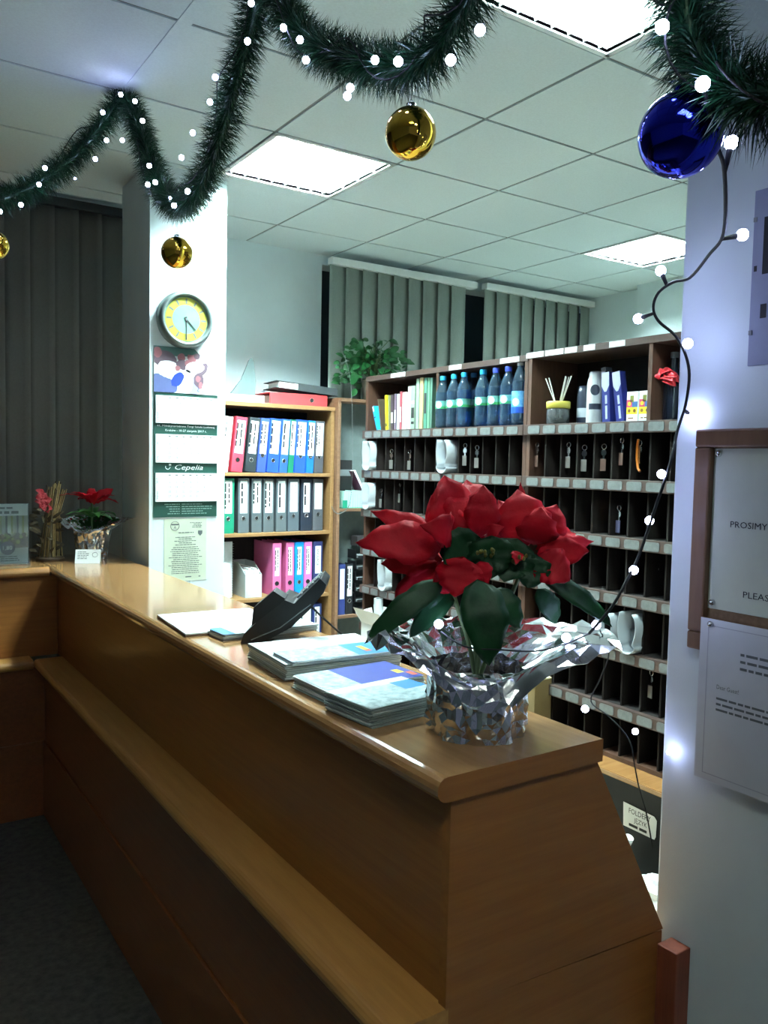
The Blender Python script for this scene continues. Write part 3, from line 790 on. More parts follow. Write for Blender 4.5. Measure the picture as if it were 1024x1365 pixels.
cT = plain('turquoise_cap', (30, 150, 196), .4); cB = plain('royal_blue_cap', (46, 66, 186), .4); cD = plain('steel_blue_cap', (44, 106, 150), .4); cG = plain('pale_cap', (176, 186, 196), .4)
BX = 2.62
def by_(px): return onx(px, 570, BX).y
bottle(by_(590)+.002, 'water bottle with turquoise cap at the left end, next to the books', cT, BX)
bottle(by_(604), 'water bottle with turquoise cap, second from the books', cT, BX, 1.01)
bottle(by_(617.5), 'water bottle with turquoise cap, third from the books', cT, BX, 1.02)
bottle(onx(630, 570, 2.70).y, 'water bottle with a dark steel blue cap, standing farther back', cD, 2.70, 1.04)
bottle(by_(642.5), 'water bottle with turquoise cap right of the dark capped one', cT, BX, 1.03)
bottle(by_(659.5), 'water bottle with royal blue cap, left one of the two', cB, BX, 1.03)
bottle(by_(676), 'water bottle with royal blue cap, right one of the two', cB, BX, 1.03)
bottle(by_(691), 'tallest bottle with pale cap and blue label beside the cabinet divider', cG, BX+.004, 1.11, True)
# ------------------------------------------------------------------ diffuser and toiletries
t = thing('reed_diffuser', 'reed diffuser with yellow lid and white sticks in the right key cabinet', 'diffuser', (2.64, 2.605, z0))
MB().lathe([(.001, 0), (.046, 0), (.05, .006), (.05, .06), (.046, .07), (.042, .07), (.045, .06), (.045, .008), (.001, .006)], 24).build('glass_jar', mat('jar_glass', (206, 214, 216), .05, trans=.9), t)
MB().lathe([(.001, .099), (.05, .099), (.052, .096), (.052, .07), (.044, .068)], 24).build('lid', plain('yellow_lid', (208, 196, 86), .4), t)
b = MB()
for dy, dx in ((.082, .0), (.052, -.01), (-.03, .012), (-.046, -.008), (-.068, .004), (-.038, .02)):
    b.tube([(dx*.2, -dy*.25, .02), (dx, dy, .205)], .0028, 6)
b.build('reeds', plain('pale_reed', (206, 204, 196), .6), t)
t = thing('spray_can', 'white spray can with a round dark emblem in the right key cabinet', 'can', (2.70, 2.452, z0))
MB().lathe([(.001, 0), (.033, 0), (.034, .004), (.034, .165), (.03, .19), (.026, .20), (.026, .215), (.022, .222), (.001, .222)], 24).build('can_body', plain('pearl_white', (196, 198, 200), .35), t)
b = MB(); curved_disc(b, .0350, pi+.75, .6, .142, .023, 0)
for k in range(8):
    a0 = pi+.0+k*.2; a1 = a0+.2
    b.add([(.0346*cos(a), .0346*sin(a), z) for a, z in ((a0, .06), (a1, .06), (a1, .085), (a0, .085))], [(0, 1, 2, 3)], 0)
b.build('print', plain('navy_print', (34, 42, 60)), t)
t = thing('deodorant_stick', 'short dark container with pale label left of the white spray can', 'container', (2.71, 2.525, z0))
MB().lathe([(.001, 0), (.026, 0), (.027, .004), (.027, .12), (.024, .14), (.02, .165), (.001, .168)], 20).build('container_body', plain('dark_navy_plastic', (44, 50, 66), .35), t)
MB().lathe([(.0273, .03), (.0273, .07)], 20).build('label', M_lamin, t)
t = thing('dark_bottle', 'black bottle standing in shadow right of the reed diffuser', 'bottle', (2.76, 2.565, z0))
MB().lathe([(.001, 0), (.034, 0), (.034, .11), (.02, .14), (.012, .15)], 20).build('bottle_body', M_black, t); MB().lathe([(.014, .148), (.014, .172), (.001, .174)], 14).build('cap', plain('navy_cap', (30, 34, 54)), t)
M_tp = plain('navy_carton', (34, 40, 104), .3); M_tpl = plain('silver_print', (176, 180, 196), .3)
def tpbox(yc, lean, label, word, x=2.655):
    t = thing('toothpaste_box', label, 'carton', (x, yc, z0+.004), rot=(radians(lean), 0, 0))
    MB().box(0, .035, -.021, .021, 0, .205).build('carton', M_tp, t, bev=.001)
    b = MB(); o = (0, 0, 0); u, v = -Y_, Z_
    w_ = u.cross(v)
    b.add([Vector((-.0006, y, z)) for y, z in ((.02, .205), (-.02, .205), (-.02, .15), (-.004, .125), (.006, .125), (.02, .15))], [(5, 4, 3, 2, 1, 0)], 0)
    b.strokes((0, -.002, .012), (0, 0, 1), (0, 1, 0), .10, 1, 1, .011, 0, 'l', lo=.95)
    b.build('print', [M_tpl], t)
    return t
tpbox(2.345, -4, 'navy toothpaste box with silver print, nearer the spray can', 'Colodent')
tpbox(2.272, -9, 'tilted navy toothpaste box beside the small patterned cartons', 'Colodent')
t = thing('carton', 'slim grey carton leaning behind the navy toothpaste boxes', 'carton', (2.70, 2.375, z0+.004), rot=(radians(-9), 0, 0))
MB().box(0, .04, -.012, .012, 0, .235).build('carton_body', plain('steel_grey_carton', (104, 112, 120), .4), t); MB().box(-.0008, 0, -.01, .01, .15, .22).build('print', M_tpl, t)
M_f1 = [M_paper, plain('flower_pink', (206, 70, 106)), plain('flower_yellow', (220, 200, 40)), plain('flower_olive', (120, 124, 50)), plain('flower_blue', (60, 96, 150)), plain('flower_brown', (120, 80, 20))]
def fbox(yc, label, x=2.645):
    t = thing('small_carton', label, 'carton', (x, yc, z0), group='patterned cartons')
    MB().box(0, .03, -.027, .027, 0, .12).build('carton_body', M_paper, t, bev=.0008)
    b = MB(); o = (0, 0, 0); u, v = -Y_, Z_
    b.rect(o, u, v, -.027, 0, .058, .088, 1); b.rect(o, u, v, 0, .027, .058, .08, 4); b.rect(o, u, v, -.01, .008, .078, .104, 3)
    b.rect(o, u, v, -.027, .027, .03, .058, 2)
    b.disc((0, .013, .044), u, v, .007, 5, .0008); b.disc((0, -.013, .044), u, v, .007, 5, .0008); b.disc((0, .013, .072), u, v, .008, 2, .0008); b.strokes((0, .018, .015), u, v, .034, 1, .01, .005, 5)
    b.build('print', M_f1, t)
fbox(2.206, 'patterned pink and yellow carton, left one of the pair'); fbox(2.144, 'patterned pink and yellow carton half behind the divider, right one of the pair')
t = thing('gift_bottle', 'dark bottle with a crumpled red foil bow in the rightmost top compartment', 'bottle', (2.68, 2.04, z0))
MB().lathe([(.001, 0), (.037, 0), (.038, .006), (.038, .13), (.03, .165), (.014, .2), (.013, .245)], 20).build('bottle_body', mat('dark_bottle_glass', (20, 24, 36), .12, var=.05), t)
MB().lathe([(.015, .24), (.015, .262), (.001, .263)], 14).build('cap', M_grey, t)
b = MB(); rr = random.Random(2)
for q in range(16):
    a = rr.uniform(0, 2*pi); e_ = rr.uniform(-.7, .9); d = Vector((cos(a)*cos(e_)*.7, sin(a)*cos(e_), sin(e_)*.8)); c = Vector((-.035, .02, .155))
    leaf_into(b, c, c+d*.066, .06, (-.6, rr.uniform(-.5, .5), .6), .3, .5, 0, 5, 'pothos', rng=rr)
b.build('bow', mat('red_foil', (226, 60, 70), .3, .4, bump=.4), t, solid=.0006)
# ------------------------------------------------------------------ things on the worktop in front of the cabinets
t = thing('box_file', 'brown box with pale top edge and a label behind the foil-wrapped pot', 'box', (2.545, 2.62, .414))
b = MB().box(-.05, .05, -.075, .075, 0, .25); b.build('carton_body', plain('brown_carton', (112, 94, 60), .6), t, bev=.001)
MB().box(-.05, .05, -.075, .075, .2502, .256).build('lid', plain('cream_card', (226, 214, 176), .6), t); MB().box(-.0512, -.05, -.01, .06, .17, .235).build('label', M_lamin, t)
t = thing('open_box', 'white open paper box with splayed flaps beyond the brochures', 'box', (2.545, 3.86, .414))
b = MB()
b.box(-.045, .045, -.11, .11, 0, .26)
b.add([(-.045, -.11, .26), (-.045, .11, .26), (-.085, .14, .345), (-.08, -.13, .345)], [(0, 1, 2, 3)]); b.add([(.045, -.11, .26), (.045, .11, .26), (.05, .13, .35), (.05, -.12, .36)], [(0, 1, 2, 3)])
b.add([(-.045, .11, .26), (.045, .11, .26), (.05, .15, .33), (-.06, .15, .31)], [(0, 1, 2, 3)]); b.add([(-.045, -.11, .26), (.045, -.11, .26), (.05, -.15, .30), (-.06, -.16, .29)], [(0, 1, 2, 3)])
b.build('carton_body', M_paper, t)
t.rotation_euler = (0, 0, 0)
MB().box(-.03, .03, -.08, .09, .262, .275).build('papers', M_paper, t)

# ================================================================== PILLAR: clock, calendar, notice
YP = 3.764
t = thing('wall_clock', 'round silver wall clock with a yellow ring on the white pillar', 'clock', (1.362, YP, 2.236))
R_ = Matrix.Rotation(pi/2, 4, 'X')
MB().lathe([(.132, 0), (.132, .02), (.126, .042), (.116, .05), (.108, .046), (.105, .03)], 40, M=R_).build('case', mat('brushed_silver', (120, 130, 128), .35, .6, var=.06), t)
b = MB(); o = (0, -.030, 0); u, v = X_, Z_
b.disc(o, u, v, .107, 0, 0, 40); b.disc(o, u, v, .100, 1, .0008, 40); b.disc(o, u, v, .066, 0, .0016, 40)
b.build('dial', [plain('dial_mint', (108, 148, 134), .5), plain('dial_yellow', (160, 158, 50), .5)], t)
b = MB()
for k in range(12):
    a = 2*pi*k/12; c = Vector(o)+X_*(.083*sin(a))+Z_*(.083*cos(a)); d = X_*sin(a)+Z_*cos(a); e_ = X_*cos(a)-Z_*sin(a)
    b.rect(c, d, e_, -.012, .012, -.004, .004, 0, -.0022 if (d.cross(e_)).y > 0 else .0022)
b.build('hour_marks', M_inkg, t)
def hand(a, L, w): 
    d = X_*sin(a)+Z_*cos(a); e_ = X_*cos(a)-Z_*sin(a)
    bb = MB(); c = Vector(o)-Y_*.004
    bb.add([c-d*.012-e_*w, c-d*.012+e_*w, c+d*L+e_*w*.4, c+d*L-e_*w*.4], [(0, 1, 2, 3)]); return bb
hand(radians(180), .092, .0032).build('minute_hand', M_ink, t, solid=.001); hand(radians(136), .062, .004).build('hour_hand', M_ink, t, solid=.001)
MB().tube([(0, -.036, 0), (0, -.030, 0)], .006, 14).build('hub', M_inkg, t)

cal = thing('wall_calendar', 'three-month wall calendar with dark green bands hanging below the clock on the pillar', 'calendar', (1.374, YP, 1.712))
W = .155
M_cg = plain('dark_green_print', (18, 66, 56), .5)
MB().box(-W, W, -.004, 0, -.395, .395).build('backing_board', M_cg, cal)
b = MB(); o = Vector((0, -.0045, 0)); u, v = X_, Z_
b.box(-W, W, -.006, -.004, .185, .395, 0)
o2 = Vector((0, -.0063, 0))
def poly(mb, pts, mi, lift): mb.add([o2-Y_*lift+u*(-W+2*W*a)+v*(.185+.21*c) for a, c in pts], [tuple(range(len(pts)))], mi)
rr = random.Random(11)
def blob(mb, cx_, cz_, rx, rz_, mi, lift, ang=0, n=16):
    pts_ = []
    for k in range(n):
        a = 2*pi*k/n; q = 1+.18*mnoise.noise(Vector((cos(a)*1.5+cx_*9, sin(a)*1.5+cz_*9, mi)))
        x_, z_ = cos(a)*rx*q, sin(a)*rz_*q
        pts_.append((min(1, max(0, cx_+x_*cos(ang)-z_*sin(ang))), min(1, max(0, cz_+x_*sin(ang)+z_*cos(ang)))))
    poly(mb, pts_, mi, lift)
poly(b, [(0, .82), (0, 1), (.62, 1), (.72, .86), (.4, .8)], 1, .0001)
for args in ((.16, .72, .17, .20, 2, .0002, .5), (.05, .86, .07, .12, 5, .0003), (.22, .50, .17, .2, 7, .0004, .3), (.14, .12, .22, .2, 3, .0003, -.4), (.05, .3, .1, .1, 3, .00035),
             (.42, .78, .06, .1, 5, .0005), (.58, .80, .07, .12, 5, .0005), (.66, .84, .05, .07, 2, .0006), (.44, .62, .09, .13, 2, .00055, .4), (.52, .66, .05, .09, 5, .0006),
             (.62, .58, .16, .13, 7, .0007, .6), (.74, .55, .08, .16, 2, .0006, -.4), (.36, .30, .085, .17, 6, .0008, -.35), (.5, .28, .10, .26, 7, .0007), (.62, .16, .10, .2, 4, .0006),
             (.69, .30, .08, .17, 2, .0008), (.68, .34, .04, .07, 5, .0009), (.72, .2, .03, .08, 5, .0009), (.36, .54, .04, .06, 5, .0009), (.55, .92, .1, .06, 1, .0008)): blob(b, *args)
b.build('picture', [plain('calendar_white', (236, 240, 240)), plain('picture_teal', (60, 96, 92)), plain('picture_brown', (92, 72, 84)), plain('picture_slate', (88, 98, 146)), plain('picture_lilac', (150, 150, 200)), plain('picture_rose', (150, 92, 100)), plain('picture_blue', (36, 62, 178)), plain('picture_pale', (240, 240, 244))], cal)
b = MB()
b.text('Cepelia', .026, (W*.55, -.0066, .196), u, v+u*.35, 0, 'c', .0004, fit=.07)
b.tube([Vector((W*.6+.01*cos(a*pi/8), -.0068, .232+.01*sin(a*pi/8))) for a in range(8, 15)], .0012, 4)
b.build('lettering', [M_cg], cal)
def month(zt, zb, first, ndays, box_day, name):
    pd = MB().box(-W+.008, W-.003, -.010, -.004, zb, zt).build('month_pad', plain('calendar_white', (236, 240, 240)), cal)
    tx = MB()
    rows = 6; h = (zt-zb)/6.2
    for d in range(1, ndays+1):
        k = d-1+first; r_, c_ = divmod(k, 7)
        tx.text(str(d), h*.62, (-W+.075+c_*.0335, -.0102, zt-h*(r_+1.25)), u, v, 1 if c_ == 6 else 0, 'c')
    tx.text(name[0], h*.62, (-W+.02, -.0102, zb+.012), (0, 0, 1), (-1, 0, 0), 0); tx.text('2017', h*.62, (-W+.02, -.0102, zt-.05), (0, 0, 1), (-1, 0, 0), 0)
    for c_ in range(7): tx.strokes((-W+.068+c_*.0335, -.0102, zt-h*.45), u, v, .014, 1, 1, h*.22, 0)
    if box_day:
        k = box_day-1+first; r_, c_ = divmod(k, 7); x_ = -W+.075+c_*.0335; z_ = zt-h*(r_+1.05)
        for (a, b_, c, d) in ((-.017, .017, .010, .012), (-.017, .017, -.012, -.010), (-.017, -.015, -.012, .012), (.015, .017, -.012, .012)):
            tx.rect((x_, -.0102, z_), u, v, a, b_, c, d, 2, .0009)
    tx.build('lettering', [M_inkg, plain('sunday_grey', (176, 160, 160)), plain('marker_frame', (90, 80, 84))], pd)
month(.170, .043, 6, 31, 3, ['styczeń']); month(-.008, -.140, 2, 28, 0, ['luty']); month(-.188, -.322, 2, 31, 0, ['marzec'])
b = MB()
b.text('41. Międzynarodowe Targi Sztuki Ludowej', .012, (0, -.0048, .027), u, v, 0, 'c', fit=.28)
b.text('Kraków - 10-27 sierpnia 2017 r.', .014, (0, -.0048, .006), u, v, 0, 'c', fit=.20)
b.build('lettering', [M_paper], cal); b = MB()
b.text('Cepelia', .034, (.012, -.0048, -.172), u, v+u*.4, 0, 'c', fit=.14)
b.tube([Vector((-.088+.011*cos(a*pi/8), -.005, -.160+.011*sin(a*pi/8))) for a in range(7, 17)], .0018, 4); b.rect((-.08, -.0048, -.152), u, v, -.003, .008, -.002, .006)
b.build('lettering', [M_paper], cal); b = MB()
b.strokes((-.12, -.0048, -.335), u, v, .09, 5, .011, .004, 1, 'r', lo=.5); b.strokes((-.02, -.0048, -.335), u, v, .165, 5, .011, .004, 1, 'l', lo=.6)
b.build('lettering', [M_paper, plain('band_print_grey', (130, 160, 150))], cal)

t = thing('paper_notice', 'pale green printed notice taped to the pillar below the calendar', 'notice', (1.375, YP, 1.16))
MB().box(-.104, .104, -.0015, 0, -.148, .148).build('sheet', M_paperg, t)
b = MB(); o = (0, -.0016, 0)
b.tube([Vector((-.052+.021*cos(a*pi/8), -.002, .115+.021*sin(a*pi/8))) for a in range(17)], .0012, 4); b.rect((-.052, -.0016, .12), u, v, -.018, .018, -.002, .004); b.text('A', .02, (-.052, -.0016, .1), u, v, 0, 'c')
b.strokes((.02, -.0016, .128), u, v, .06, 4, .007, .003, 0, 'r', lo=.6)
b.add([o2 for o2 in [Vector((.072+a, -.0022, .078+c)) for a, c in ((-.011, .012), (.011, .012), (.011, -.002), (0, -.014), (-.011, -.002))]], [(4, 3, 2, 1, 0)], 0)
b.strokes((-.035, -.0016, .082), u, v, .075, 1, .008, .004, 0, 'c', lo=.95)
b.strokes((-.06, -.0016, .06), u, v, .12, 5, .009, .0032, 0, 'c', lo=.5)
b.strokes((-.085, -.0016, .012), u, v, .17, 14, .0095, .0032, 0, 'c', lo=.7)
b.strokes((0, -.0016, -.13), u, v, .04, 1, .01, .005, 0, 'l'); b.strokes((.065, -.0016, -.13), u, v, .01, 1, .01, .005, 0, 'l')
b.build('lettering', [M_inkg], t)

# ================================================================== RIGHT WALL: board, notices
XW = 1.38
u, v = -Y_, Z_
t = thing('notice_board', 'wooden framed notice board on the white wall at the right edge', 'notice board', (XW, .72, 1.46))
BH0, BH1, BY = -.207, .212, .262
b = MB(); fw = .034
for (a0, a1, c0, c1) in ((-BY, BY, BH1-fw, BH1), (-BY, BY, BH0, BH0+fw), (BY-fw, BY, BH0+fw, BH1-fw), (-BY, -BY+fw, BH0+fw, BH1-fw)):
    b.box(-.02, 0, a0, a1, c0, c1)
b.build('frame', mat('frame_oak', (100, 72, 50), .5, rgb2=(116, 86, 62), scale=9, stretch=(6, 6, 1)), t, bev=.004)
MB().box(-.006, 0, -BY+fw, BY-fw, BH0+fw, BH1-fw).build('cork', mat('cork_brown', (112, 88, 62), .8, rgb2=(134, 108, 80), scale=120), t)
t = thing('notice_sheet', 'pale green sheet pinned in the wooden notice board, lettered PROSIMY', 'notice', (XW-.0062, .742, 1.483))
MB().box(-.0016, 0, -.21, .205, -.148, .153).build('sheet', M_paperg, t)
b = MB(); b.text('PROSIMY O', .0165, (-.0017, .165, .008), u, v, 0, fit=.092); b.text('PLEASE', .0165, (-.0017, .133, -.118), u, v, 0, fit=.06); b.build('lettering', [M_ink], t)
for z in (.143, -.136): MB().lathe([(.006, 0), (.006, .004), (.003, .008), (.001, .009)], 12, M=Matrix.Translation((-.0016, .195, z)) @ Matrix.Rotation(-pi/2, 4, 'Y')).build('pin', M_chrome, t)
t = thing('notice_sheet', 'laminated white notice hanging below and over the notice board frame', 'notice', (XW-.021, .76, 1.17))
MB().box(-.0015, .0, -.2, .19, -.158, .148).build('sheet', M_lamin, t)
b = MB()
b.box(-.0017, -.0015, .172, .1735, -.146, .136, 1); b.box(-.0017, -.0015, -.2, .172, .1345, .136, 1); b.box(-.0017, -.0015, -.2, .172, -.146, -.1445, 1)
b.strokes((-.0016, .105, .093), u, v, .3, 3, .013, .0048, 0, 'l', lo=.9)
b.text('Dear Guest!', .0115, (-.0016, .150, .020), u, v, 0, fit=.045)
b.strokes((-.0016, .150, .002), u, v, .32, 3, .0105, .0042, 0, 'l', lo=.95)
b.build('lettering', [M_inkg, plain('frame_line', (160, 166, 178))], t)
MB().lathe([(.006, 0), (.006, .004), (.003, .008), (.001, .009)], 12, M=Matrix.Translation((-.0015, .168, .138)) @ Matrix.Rotation(-pi/2, 4, 'Y')).build('pin', M_chrome, t)
t = thing('wall_poster', 'glossy poster with dark marks high on the wall at the right edge', 'poster', (XW, .70, 1.94))
MB().box(-.002, 0, -.22, .192, -.155, .155).build('sheet', mat('poster_gloss', (150, 156, 178), .12, var=.05), t)
b = MB()
for k, (yy, zz, w_, h_) in enumerate(((.172, .055, .012, .10), (.172, -.06, .012, .025), (.188, .017, .006, .01))): b.rect((-.0021, yy, zz), u, v, 0, w_, -h_/2, h_/2)
b.build('print', [M_ink], t)
for z in (.10, -.10): MB().box(-.004, -.002, .186, .192, z, z+.008).build('clip', M_grey, t)

# ================================================================== ON THE COUNTER
def stack(name, label, x, y, w, d, h, ang, n, m, cat='leaflets', z=CT+.0006, jit=.004, cover=None, zoff=0):
    t = thing(name, label, cat, (x, y, z), rz=ang)
    b = MB(); k = h/n
    for q in range(n):
        jx, jy = RNG.uniform(-jit, jit), RNG.uniform(-jit, jit)
        b.box(jx, w+jx, jy, d+jy, q*k, q*k+k*.86, q % len(m))
    b.build('leaflets', m, t)
    if cover:
        c = MB(); o = Vector((0, 0, h+.0006))
        c.rect(o, X_, Y_, 0, w, 0, d, 0, .0002)
        for (a0, a1, b0, b1, mi) in cover[1]: c.rect(o, X_, Y_, a0*w, a1*w, b0*d, b1*d, mi, .0005+.00012*mi)
        c.build('top_leaflet', cover[0], t)
    return t
P_pap = plain('leaflet_white', (216, 224, 222), .4); P_gry = plain('leaflet_grey', (150, 164, 160), .4); P_blu = plain('leaflet_blue', (40, 132, 204), .3); P_dbl = plain('leaflet_navy', (40, 58, 150), .3); P_yel = plain('leaflet_yellow', (232, 206, 50), .3)
P_org = plain('leaflet_orange', (226, 92, 60), .3)
P_cit = mat('leaflet_cityscape', (110, 136, 142), .35, rgb2=(196, 214, 216), scale=60)
stack('leaflet_stack', 'nearest thick stack of grey city leaflets beside the foil-wrapped pot', .822, 1.266, .20, .145, .036, radians(6), 22, [P_gry, P_pap, P_gry],
      cover=([P_pap, P_cit, P_blu, P_dbl, P_pap], [(0, 1, 0, .78, 1), (.72, 1, .45, 1, 2), (0, 1, .82, 1, 4)]))
stack('leaflet_stack', 'middle low stack of leaflets with a navy blue top between the two others', .832, 1.436, .245, .15, .026, radians(2), 16, [P_gry, P_pap],
      cover=([P_pap, P_cit, P_blu, P_dbl, P_yel, P_org], [(.0, .35, 0, 1, 1), (.35, 1, 0, 1, 3), (.84, .92, .3, .5, 4), (.92, .98, .1, .3, 5), (.6, .62, .1, .7, 0)]))
stack('paper_stack', 'large white paper stack in front of the black phone', .835, 1.64, .30, .24, .036, radians(-4), 16, [P_pap, P_gry],
      'paper stack', cover=([P_pap, P_gry], [(.25, .85, .62, .66, 1)]))
stack('brochure', 'bright blue brochure with a yellow mark on the front of the white paper stack', .845, 1.628, .275, .115, .006, radians(-3), 3, [P_pap], 'brochure', z=CT+.0378,
      cover=([P_blu, P_cit, P_yel, P_org], [(0, .62, 0, 1, 1), (.74, .80, .35, .7, 2), (.74, .8, .2, .35, 3)]))
stack('leaflet_stack', 'thin stack of pale leaflets with a blue end behind the black phone', .872, 2.085, .30, .10, .016, radians(3), 6, [P_pap, P_gry],
      cover=([P_pap, P_blu, P_cit], [(0, .12, 0, 1, 1), (.6, .9, .1, .4, 2)]))
t = thing('desk_pad', 'white glossy desk pad overhanging the front edge of the counter', 'desk pad', (.80, 2.185, CT+.0006), rz=radians(-4))
MB().box(0, .30, 0, .31, .005, .009).build('top_sheet', M_paper, t); MB().box(-.001, .30, -.001, .311, 0, .005).build('board', plain('brown_board', (110, 84, 60)), t)
# telephone in profile, tilted up to the right
dph = 2.10
org = Vector((.905, 2.04, CT))
ux = RT.copy(); ux.z = 0; ux.normalize(); uy = Vector((-ux.y, ux.x, 0))
t = thing('desk_telephone', 'black desk telephone tilted on its stand beside the leaflet stacks', 'telephone', org, rz=math.atan2(ux.y, ux.x))
K = .00205
def pp(x, y): return ((x-320)*K, (860-y)*K)
def prof(pts, d0, d1, name, m, bev=.003): 
    return MB().prism([pp(*q) for q in pts][::-1], 'y', d0, d1).build(name, m, t, bev=bev)
prof([(318, 860), (322, 848), (332, 838), (372, 800), (388, 806), (422, 772), (430, 780), (427, 790), (410, 812), (384, 838), (352, 856), (335, 860)], 0, .17, 'body', M_black)
prof([(333, 836), (335, 812), (361, 789), (377, 799), (370, 806)], -.008, .06, 'handset', M_blackm)
b = MB()
a = Vector((pp(389, 803)[0], 0, pp(389, 803)[1])); c = Vector((pp(421, 772)[0], 0, pp(421, 772)[1])); d = (c-a).normalized(); nn = Vector((-d.z, 0, d.x))
for q in range(4):
    for r_ in range(3):
        o = a+d*(.008+q*.0215)+Y_*(.02+r_*.045)+nn*.0005
        vs = [o, o+d*.016, o+d*.016+Y_*.032, o+Y_*.032]; b.add(vs+[p_+nn*.004 for p_ in vs], [(4, 5, 6, 7), (0, 1, 5, 4), (1, 2, 6, 5), (2, 3, 7, 6), (3, 0, 4, 7)])
b.build('keypad', M_grey, t)
MB().tube([(pp(332, 855)[0], -.002, pp(332, 855)[1]), (pp(370, 838)[0], -.002, pp(370, 838)[1]), (pp(410, 806)[0], -.002, pp(410, 806)[1])], .0015, 5).build('trim_line', M_grey, t)
b = MB().tube(smooth_path([(pp(408, 812)[0], .05, pp(408, 812)[1]), (.20, .06, .075), (.245, .08, .03), (.27, .09, .004), (.255, .0, .003), (.20, -.02, .003), (.16, .0, .003)], 5), .003, 6)
b.build('cord', M_blackm, t)
# wedge under the phone: an oval pad
t = thing('mouse_pad', 'pale oval coaster on the counter in front of the phone', 'coaster', (1.01, 1.965, CT+.0006)); MB().lathe([(.001, 0), (.05, 0), (.052, .003), (.05, .006), (.001, .006)], 24).build('disc', M_lamin, t)
MB().lathe([(.0525, .001), (.0545, .003), (.0525, .005)], 24).build('rim', M_black, t)

# ------------------------------------------------------------------ poinsettia pots
def foil_wrap(t, r0, r1, h, corner, th0, drop, seed, name='foil_wrap'):
    n = 64; vs = []; fs = []
    rows = [('b', i/12) for i in range(13)]+[('c', i/8) for i in range(1, 9)]
    def rid(x, y, z): return 1-2*abs(mnoise.noise(Vector((x, y, z))))
    for kind, tt in rows:
        for k in range(n):
            a = 2*pi*(k+.35*mnoise.noise(Vector((k*1.7, tt*9, seed))))/n
            ca, sa = cos(a), sin(a)
            if kind == 'b':
                z = h*tt
                q = rid(ca*2.6+z*6, sa*2.6, z*9+seed)+.5*rid(ca*6.5, sa*6.5+z*10, z*22+seed)-.8
                r = (r0+(r1-r0)*tt)*(1+.115*q)
                z += .008*mnoise.noise(Vector((ca*4, sa*4, tt*6+seed)))*(0 < tt)
            else:
                e_ = a-th0
                side = abs(cos(e_))
                sd = max(0, (side-.35)/.65)**1.5
                R = corner*(.75+.25*side)*(1 if cos(e_) > 0 else .78)
                q = mnoise.noise(Vector((ca*3, sa*3, tt*3+seed+5)))
                q2 = rid(ca*6, sa*6, tt*4+seed)-.5
                r = r1*(1+.06*(1-tt))+(R-r1)*tt*sd+(1-sd)*tt*.042
                fr = max(0, cos(a-drop[0]))**1.2
                z = h+.055*sin(tt*2.0)*sd+(1-sd)*(.014*sin(min(tt*2.2, pi))-drop[1]*fr*tt**1.2+.05*(1-fr)*tt)+.022*q*tt*(.3+sd)+.016*q2*tt
                a += .05*q2*tt; ca, sa = cos(a), sin(a)
            vs.append((r*ca, r*sa, max(z, 0)))
    m = len(rows)
    for i in range(m-1):
        for k in range(n):
            a_, b_, c_, d_ = i*n+k, i*n+(k+1) % n, (i+1)*n+(k+1) % n, (i+1)*n+k
            if (i+k) % 2: fs += [(a_, b_, c_), (a_, c_, d_)]
            else: fs += [(a_, b_, d_), (b_, c_, d_)]
    fs.append(tuple(range(n-1, -1, -1)))
    b = MB(); b.add(vs, fs, 0, False); return b.build(name, M_foil, t, solid=.0008)

PC = Vector((.992, 1.166, CT+.0006))
DP = (PC-EYE).dot(FWD)
po = thing('poinsettia', 'large red poinsettia in a silver foil-wrapped pot at the near end of the counter', 'potted plant', PC)
foil_wrap(po, .090, .093, .125, .265, math.atan2(-.139, .203), (math.atan2(-.83, -.55), .06), 3.3)
MB().lathe([(.001, .002), (.055, .002), (.066, .09), (.06, .092), (.001, .085)], 20).build('pot', plain('soil_brown', (44, 34, 26), .9), po)
def PP(x, y, dd): return atd(x, y, DP+dd)-PC
hub1, hub2 = PP(630, 728, .02), PP(706, 732, .02)
b = MB()
for h_ in (hub1, hub2, PP(600, 770, .03), PP(650, 790, -.02)):
    b.tube(smooth_path([(0, 0, .085), (h_.x*.3, h_.y*.3, .16), (h_.x*.8, h_.y*.8, h_.z*.85), h_], 4), .0045, 6)
b.build('stem', M_stem, po)
camn = -FWD
